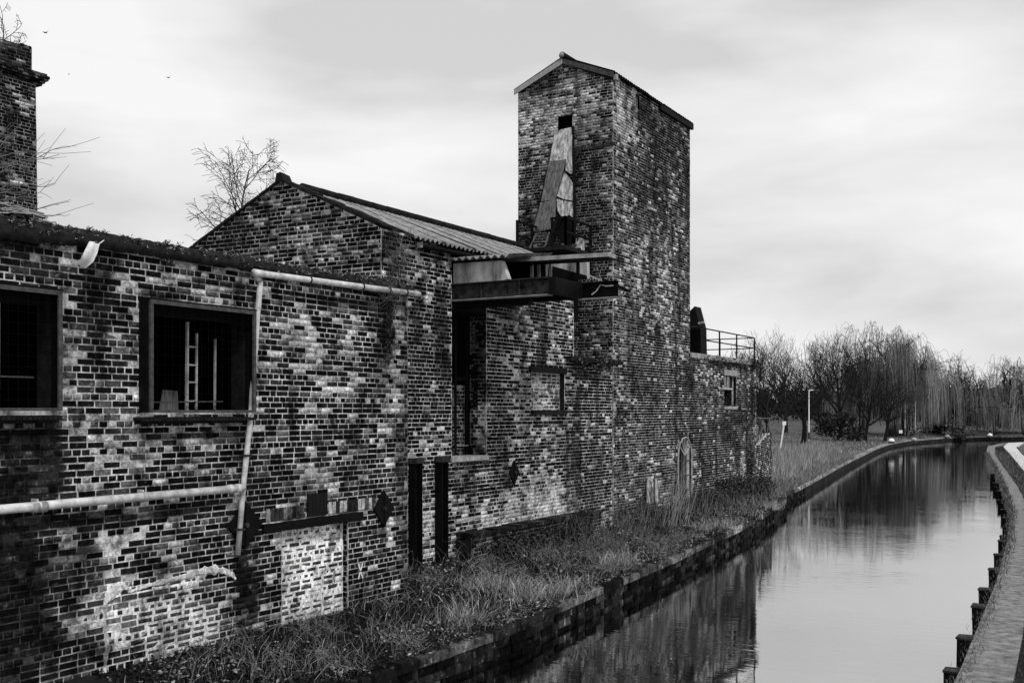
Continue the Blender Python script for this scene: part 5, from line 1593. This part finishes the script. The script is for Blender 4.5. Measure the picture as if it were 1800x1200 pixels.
# brambles: dark masses with arching stems
def bramble(label, cs, n, seed, name='bramble_patch', size=.06, tone=(.005, .09)):
    rg = np.random.default_rng(seed); c0 = cs[0][0]
    t_ = thing(name, label, 'brambles', tuple(c0))
    leaf_mass([(c, r, int(n * w_)) for c, r, w_ in cs], 0, size, tone, 'foliage', t_, rg)
    ls = []
    for k in range(70):
        c, r, _ = cs[rg.integers(len(cs))]; p = np.array(c) + rg.normal(0, .5, 3) * np.array(r); d = rg.normal(0, 1, 3); d[2] = abs(d[2]) + .3; pts_ = [p]
        for s in range(5): pts_.append(pts_[-1] + d / np.linalg.norm(d) * .13); d = d + np.array((0, 0, -.45)) + rg.normal(0, .2, 3)
        ls.append((np.array(pts_), .0045, .002, .1 * rg.uniform(.3, 2), 3))
    tubes_np(ls, 'stems', t_)
c = lambda px_, py_, u: P(px_, py_, u=u)
bramble('dark ivy and brambles smothering the low plinth between channels and tower', [(c(960, 955, UM + .42), (.15, 1.4, .35), .4), (c(1010, 940, UM + .45), (.2, 1.0, .4), .35), (c(890, 965, UM + .42), (.12, 1.0, .3), .12), (c(1060, 950, UM + .3), (.3, .8, .4), .13)], 9000, 3)
bramble('dark bushes and brambles heaped along the foot of the wall right of the arched window', [(c(1240, 885, UT + .5), (.35, 1.2, .45), .35), (c(1290, 862, UT + .4), (.35, 1.6, .5), .35), (c(1335, 860, UT + .3), (.5, 1.2, .45), .3)], 9000, 4, size=.09)
bramble('weeds growing against the foot of the wall below the long building', [(c(430, 1150, UL + .2), (.15, .35, .3), .4), (c(380, 1190, UL + .25), (.2, .6, .2), .3), (c(560, 1130, UL + .15), (.12, .6, .12), .3)], 3500, 5, size=.05)
bramble('black weeds at the foot of the steel channels', [(c(740, 1050, UM + .3), (.2, .6, .15), .6), (c(700, 1085, UL + .2), (.2, .5, .12), .4)], 2500, 6, size=.05)
# ivy on the annexe corner
iv = thing('ivy', 'dark ivy hanging over the far corner of the low flat roof', 'ivy', c(1320, 700, UT + .1))
leaf_mass([(c(1325, 640, UT + .05), (.15, .4, .2), 700), (c(1324, 700, UT + .03), (.05, .4, .8), 500), (c(1318, 820, UT + .04), (.08, .5, .9), 600)], 0, .07, (.005, .07), 'foliage', iv, rng)

# tall dead reeds on the left bank past the works
n = 26000
v = 38.5 + 34 * rng.random(n) ** 1.25; o = rng.uniform(.5, 6.5, n) * np.clip((76 - v) / 18, .15, 1); u = eu(v) - o
z = bank_z(u, v) + .055 * np.maximum(o - 4, 0) * smooth((v - 38) / 30)
hgt = rng.uniform(.35, 1.15, n) * (.5 + fbm(u * .5, v * .5, 8)) * np.clip(o / 1.5, .35, 1)
blades(u, v, z, hgt, rng.uniform(.008, .016, n), rng.uniform(.06, .42, n), 'tall_dead_grass', rng, .5)
u = eu(v) - rng.uniform(.05, 1.6, n); z = bank_z(u, v)
blades(u, v, z, rng.uniform(.08, .35, n), rng.uniform(.008, .014, n), rng.uniform(.02, .3, n), 'bank_grass', rng, .9)
# rough grass on the lawn
n = 26000
px_ = rng.uniform(1330, 1800, n); D = 60 + 70 * rng.random(n)
a = (px_ - CX) / F; u = (-S_ + C_ * a) * D; v = (C_ + S_ * a) * D
o = eu(np.minimum(v, 139)) - u; kp = (o > .5) & (v < 134)
u, v, o = u[kp], v[kp], o[kp]; z = ZB - .03 + .15 * smooth(o / 3) + .055 * np.clip(o - 4, 0, 42) * smooth((v - 38) / 30)
n = len(u); blades(u, v, z, rng.uniform(.06, .22, n), rng.uniform(.02, .04, n), rng.uniform(.04, .3, n), 'lawn_grass', rng, .8)
# towpath verge grass and soil
n = 16000
v = 9 + 75 * rng.random(n) ** 1.5
RV = np.array([q[1] for q in RE[:11]]); RU = np.array([q[0] for q in RE[:11]])
ru_ = np.interp(v, RV, RU); o = np.where(rng.random(n) < .3, rng.normal(.05, .07, n), .62 + rng.exponential(.7, n)); u = ru_ + o
sz = np.clip(v / 25, .6, 2.4)
blades(u, v, np.full(n, ZB) + np.where(o > .6, .03, .01), rng.uniform(.03, .12, n) * sz, rng.uniform(.004, .008, n) * sz, rng.uniform(.005, .15, n), 'verge_grass', rng, 1.0)
V, Fc = [], []
vs_ = np.arange(6, 100, .6)
for i, v in enumerate(vs_):
    r0 = float(np.interp(v, RV, RU))
    for o in (.6, .9, 1.3, 1.8, 2.3): V.append((r0 + o + .04 * float(vnoise(np.array(v * 1.5), np.array(o), 3)), v, ZB + .02 + .14 * float(smooth((o - .6) / 1.2)) + .03 * float(fbm(v * 2, o * 3, 7))))
for i in range(len(vs_) - 1):
    for j in range(4): Fc.append((i * 5 + j, i * 5 + j + 1, (i + 1) * 5 + j + 1, (i + 1) * 5 + j))
struct(np_mesh('verge_soil', V, np.array(Fc), np.full(len(Fc), .04), 'soil', None, 'FACE', True))

# ------------------------------------------------------------------ fender piles along the towpath
ordn = ['nearest', 'second', 'third', 'fourth', 'fifth', 'sixth', 'seventh', 'eighth', 'ninth', 'tenth', 'eleventh', 'twelfth', 'thirteenth', 'fourteenth', 'fifteenth', 'sixteenth']
spots = [(1690, 1166, .26), (1712, 1122, .26), (1738, 1059, .22), (1747, 1030, .24), (1759, 990, .2), (1762, 972, .2), (1767, 944, .22), (1768, 932, .2), (1770, 903, .2), (1768, 888, .2), (1765, 872, .22), (1762, 857, .22), (1757, 845, .25), (1752, 833, .25)]
for i, (px_, py_, w_) in enumerate(spots):
    cc = P(px_, py_, z=ZB - .01)
    r0 = float(np.interp(cc[1], RV, RU)); w_ *= random.uniform(.75, 1.0); loc = (r0 - w_ / 2 - .01, cc[1], 0)
    o = thing('fender_pile', '%s of the dark square fender piles along the towpath, counted from the near end' % ordn[i] if i else 'dark square fender pile nearest the bottom of the picture beside the towpath', 'pile', loc, 'dark fender piles along the towpath edge')
    x, y, _ = loc; zt = ZB + random.uniform(-.14, .03); lx = random.uniform(-.05, .03)
    k = MB(); k.hexa([(x - w_ / 2, y - .1, -.7), (x + w_ / 2, y - .1, -.7), (x + w_ / 2, y + .1, -.7), (x - w_ / 2, y + .1, -.7)], [(x - w_ / 2 + lx, y - .1, zt - .03), (x + w_ / 2, y - .11, zt - .03), (x + w_ / 2, y + .1, zt - .03), (x - w_ / 2 + lx, y + .09, zt - .04)]); k.build('pile', 'black_metal', o)
    k = MB(); k.box(x - w_ / 2 - .01 + lx, y - .12, zt - .029, x + w_ / 2 + .012, y + .13, zt, .03, .008); k.build('cap', 'rust_metal', o)

# ------------------------------------------------------------------ park things
def post_at(px_, ytop, D): b = at(px_, D); t_ = P(px_, ytop, d=D); return b, t_
# sign on leaning post
D = 60; b = P(1372, 778, d=D); t_ = P(1378, 747, d=D)
sp = thing('sign_post', 'small white square sign on a leaning white post in the long grass', 'sign', b)
MB().bar((b[0], b[1], b[2] - .3), t_, .07).build('post', 'white_paint', sp)
r_ = np.array((C_, S_, 0)); q = np.array(t_)
MB().plate([tuple(q - r_ * .09), tuple(q + r_ * .11), tuple(q + r_ * .12 + (0, 0, .22)), tuple(q - r_ * .08 + (0, 0, .22))], (S_ * .03, -C_ * .03, 0)).build('sign_panel', 'white_paint', sp)
def lamp(px_, yt, yb, D, label, head=False):
    b = P(px_, yb, d=D); t2 = P(px_, yt, d=D); o = thing('lamp_post', label, 'lamp post', b, 'white lamp posts in the park')
    MB().tube([(b[0], b[1], b[2] - .4), b, t2], [.06, .055, .04], 8).build('column', 'white_paint' if head else 'concrete', o)
    if head: MB().bar(t2, (t2[0] + C_ * .3, t2[1] + S_ * .5, t2[2] + .05), .07, .06).build('lamp_head', 'white_paint', o)
    MB().tube([(b[0], b[1], b[2] - .3), (b[0], b[1], b[2] + .25)], .11, 8).build('base', 'frame', o)
lamp(1422, 686, 765, 82, 'tall white lamp post beside the low-limbed bare tree', True)
lamp(1591, 705, 757, 116, 'left of the two white lamp posts hanging among the willow twigs')
lamp(1609, 705, 760, 116, 'right of the two white lamp posts among the willow twigs')
lamp(1381, 690, 728, 130, 'distant thin lamp post far left on the lawn above the sign')
# bench
D = 84; b = P(1515, 773, d=D)
bn = thing('park_bench', 'simple dark backless bench on the lawn near the water', 'bench', b)
for s in (-1, 1):
    MB().bar((b[0] + r_[0] * s * .38, b[1] + r_[1] * s * .38, b[2] - .15), (b[0] + r_[0] * s * .38, b[1] + r_[1] * s * .38, b[2] + .24), .07).build('leg', 'black_metal', bn)
MB().bar((b[0] - r_[0] * .5, b[1] - r_[1] * .5, b[2] + .27), (b[0] + r_[0] * .5, b[1] + r_[1] * .5, b[2] + .27), .34, .05).build('seat', 'dark_wood', bn)
# pale domes on the bank
def dome(px_, py_, D, rad, label, mt_='white_paint'):
    b = P(px_, py_, d=D); o = thing('dome_bollard', label, 'bollard', b, 'domed bollards along the far bank')
    k = MB(); n = 12; V = []; fs = []
    for j in range(5):
        a = j / 5 * pi / 2
        for i in range(n): V.append((b[0] + rad * cos(a) * cos(2 * pi * i / n), b[1] + rad * cos(a) * sin(2 * pi * i / n), b[2] + .05 + rad * .95 * sin(a)))
    V.append((b[0], b[1], b[2] + .05 + rad * .95))
    for j in range(4):
        for i in range(n): fs.append((j * n + i, j * n + (i + 1) % n, (j + 1) * n + (i + 1) % n, (j + 1) * n + i))
    for i in range(n): fs.append((4 * n + i, 4 * n + (i + 1) % n, 5 * n))
    k.add(V, fs, .6); k.build('dome', mt_, o, True)
    MB().tube([(b[0], b[1], b[2] - .15), (b[0], b[1], b[2] + .05)], rad * 1.02, 12).build('foot', 'frame', o)
dome(1567, 776, 92, .27, 'whitest domed bollard, nearest, at the kink of the bank')
dome(1607, 774, 98, .27, 'dirty grey domed bollard second from the left on the far bank', 'concrete')
dome(1665, 768, 118, .28, 'small domed bollard third along the far bank, under the shrub', 'concrete')
dome(1740, 766, 124, .3, 'domed bollard farthest right on the far bank', 'white_paint')
# bin / small white board
D = 108; b = P(1583, 761, d=D)
bb = thing('notice_board', 'small white board on a dark stand under the largest willow', 'sign', b)
MB().bar((b[0], b[1], b[2] - .3), (b[0], b[1], b[2] + .3), .08).build('post', 'black_metal', bb)
MB().plate([tuple(np.array(b) - r_ * .17 + (0, 0, .0)), tuple(np.array(b) + r_ * .17), tuple(np.array(b) + r_ * .17 + (0, 0, .32)), tuple(np.array(b) - r_ * .17 + (0, 0, .3))], (S_ * .05, -C_ * .05, 0)).build('board', 'white_paint', bb)
# geese on the bank
def goose(px_, py_, D, flip, label):
    b = np.array(P(px_, py_, d=D)); o = thing('goose', label, 'goose', tuple(b), 'dark geese on the far bank')
    f = r_ * flip
    k = MB(); z = np.array((0, 0, 1.0))
    k.tube([b + z * .3 - f * .38, b + z * .33 - f * .2, b + z * .32, b + z * .35 + f * .18, b + z * .45 + f * .27, b + z * .62 + f * .3, b + z * .68 + f * .36, b + z * .66 + f * .46],
           [.02, .10, .14, .11, .05, .04, .05, .012], 8)
    k.tube([b + f * .02 + z * .2, b + f * .03 - z * .02], .02, 4); k.tube([b - f * .06 + z * .2, b - f * .06 - z * .02], .02, 4)
    k.build('body', 'bird', o, True)
goose(1682, 768, 119, 1, 'leftmost goose on the far bank, head to the right')
goose(1690, 768, 119, -1, 'goose second from left on the far bank, head to the left')
goose(1703, 768, 120, 1, 'goose third from left on the far bank')
goose(1711, 768, 121, -1, 'rightmost goose on the far bank')
# birds in flight
def bird(px_, py_, D, sz, label, a1=.5, a2=.9):
    b = np.array(P(px_, py_, d=D)); z = np.array((0, 0, 1.0)); f = np.array((-S_, C_, 0))
    o = thing('bird', label, 'bird', tuple(b), 'birds flying in the sky')
    k = MB(); k.tube([b - r_ * sz * .3 - z * sz * .02, b - r_ * sz * .1, b + r_ * sz * .15, b + r_ * sz * .3], [.01 * sz, .08 * sz, .07 * sz, .02 * sz], 6); k.build('body', 'bird', o, True)
    for s, a in ((-1, a1), (1, a2)):
        k = MB(); k.plate([tuple(b - r_ * sz * .08), tuple(b + r_ * sz * .12), tuple(b + f * s * sz * .25 + z * sz * a * .5 + r_ * s * sz * .15), tuple(b + f * s * sz * .3 + z * sz * a * .7 + r_ * s * sz * .32)], (0, 0, .01)); k.build('wing', 'bird', o)
bird(80, 58, 40, .26, 'largest flying bird, upper left right of the chimney', .1, .6)
bird(296, 137, 55, .25, 'flying bird high over the bare birch', .1, .7)
bird(121, 131, 80, .2, 'tiny distant bird right of the chimney head', .3, .5)

# ------------------------------------------------------------------ far buildings
def far_house(label, px0, px1, yt, yb, D, wall_m, roof_m, wins, ridge=.9, floors=1):
    a = np.array(P(px0, yb, d=D)); b = np.array(P(px1, yb, d=D)); zt = P(px0, yt, d=D)[2]; z0 = a[2] - 3
    f = np.array((-S_, C_, 0)) * 6
    o = thing('far_house', label, 'house', tuple((a + b) / 2))
    k = MB(); k.hexa([(a[0], a[1], z0), (b[0], b[1], z0), (b[0] + f[0], b[1] + f[1], z0), (a[0] + f[0], a[1] + f[1], z0)], [(a[0], a[1], zt), (b[0], b[1], zt), (b[0] + f[0], b[1] + f[1], zt), (a[0] + f[0], a[1] + f[1], zt)])
    k.build('wall', wall_m, o)
    k = MB(); d = (b - a) / np.linalg.norm(b - a) * .3
    A, B2 = a - d, b + d; m1, m2 = A + f / 2, B2 + f / 2; A2, B3 = A + f * 1.05, B2 + f * 1.05; A, B2 = A - f * .05, B2 - f * .05
    k.add([(A[0], A[1], zt), (B2[0], B2[1], zt), (m2[0], m2[1], zt + ridge), (m1[0], m1[1], zt + ridge), (A2[0], A2[1], zt), (B3[0], B3[1], zt)], [(0, 1, 2, 3), (3, 2, 5, 4), (0, 3, 4), (1, 5, 2)])
    k.build('roof', roof_m, o)
    for (wx0, wx1, wy0, wy1) in wins:
        p = [P(wx0, wy1, d=D - .06), P(wx1, wy1, d=D - .06), P(wx1, wy0, d=D - .06), P(wx0, wy0, d=D - .06)]
        wo = MB().plate(p, (S_ * .05, -C_ * .05, 0)).build('window', 'white_paint', o)
        cx_, cy_ = (wx0 + wx1) / 2, (wy0 + wy1) / 2; s = .75
        p = [P(cx_ + (x - cx_) * s, cy_ + (y - cy_) * s, d=D - .14) for x, y in ((wx0, wy1), (wx1, wy1), (wx1, wy0), (wx0, wy0))]
        MB().plate(p, (S_ * .02, -C_ * .02, 0)).build('pane', 'glass_dark', wo)
far_house('grey rendered house half hidden behind the right-hand willows', 1700, 1772, 690, 728, 172, 'concrete', 'dark_roof', [(1712, 1720, 697, 707), (1732, 1740, 697, 707), (1752, 1760, 697, 707)], .7)
far_house('long low pale-roofed building glimpsed behind the lamp-post tree', 1384, 1462, 686, 700, 190, 'frame', 'sheet_white', [(1400, 1408, 690, 695), (1430, 1438, 690, 695)], 1.6)
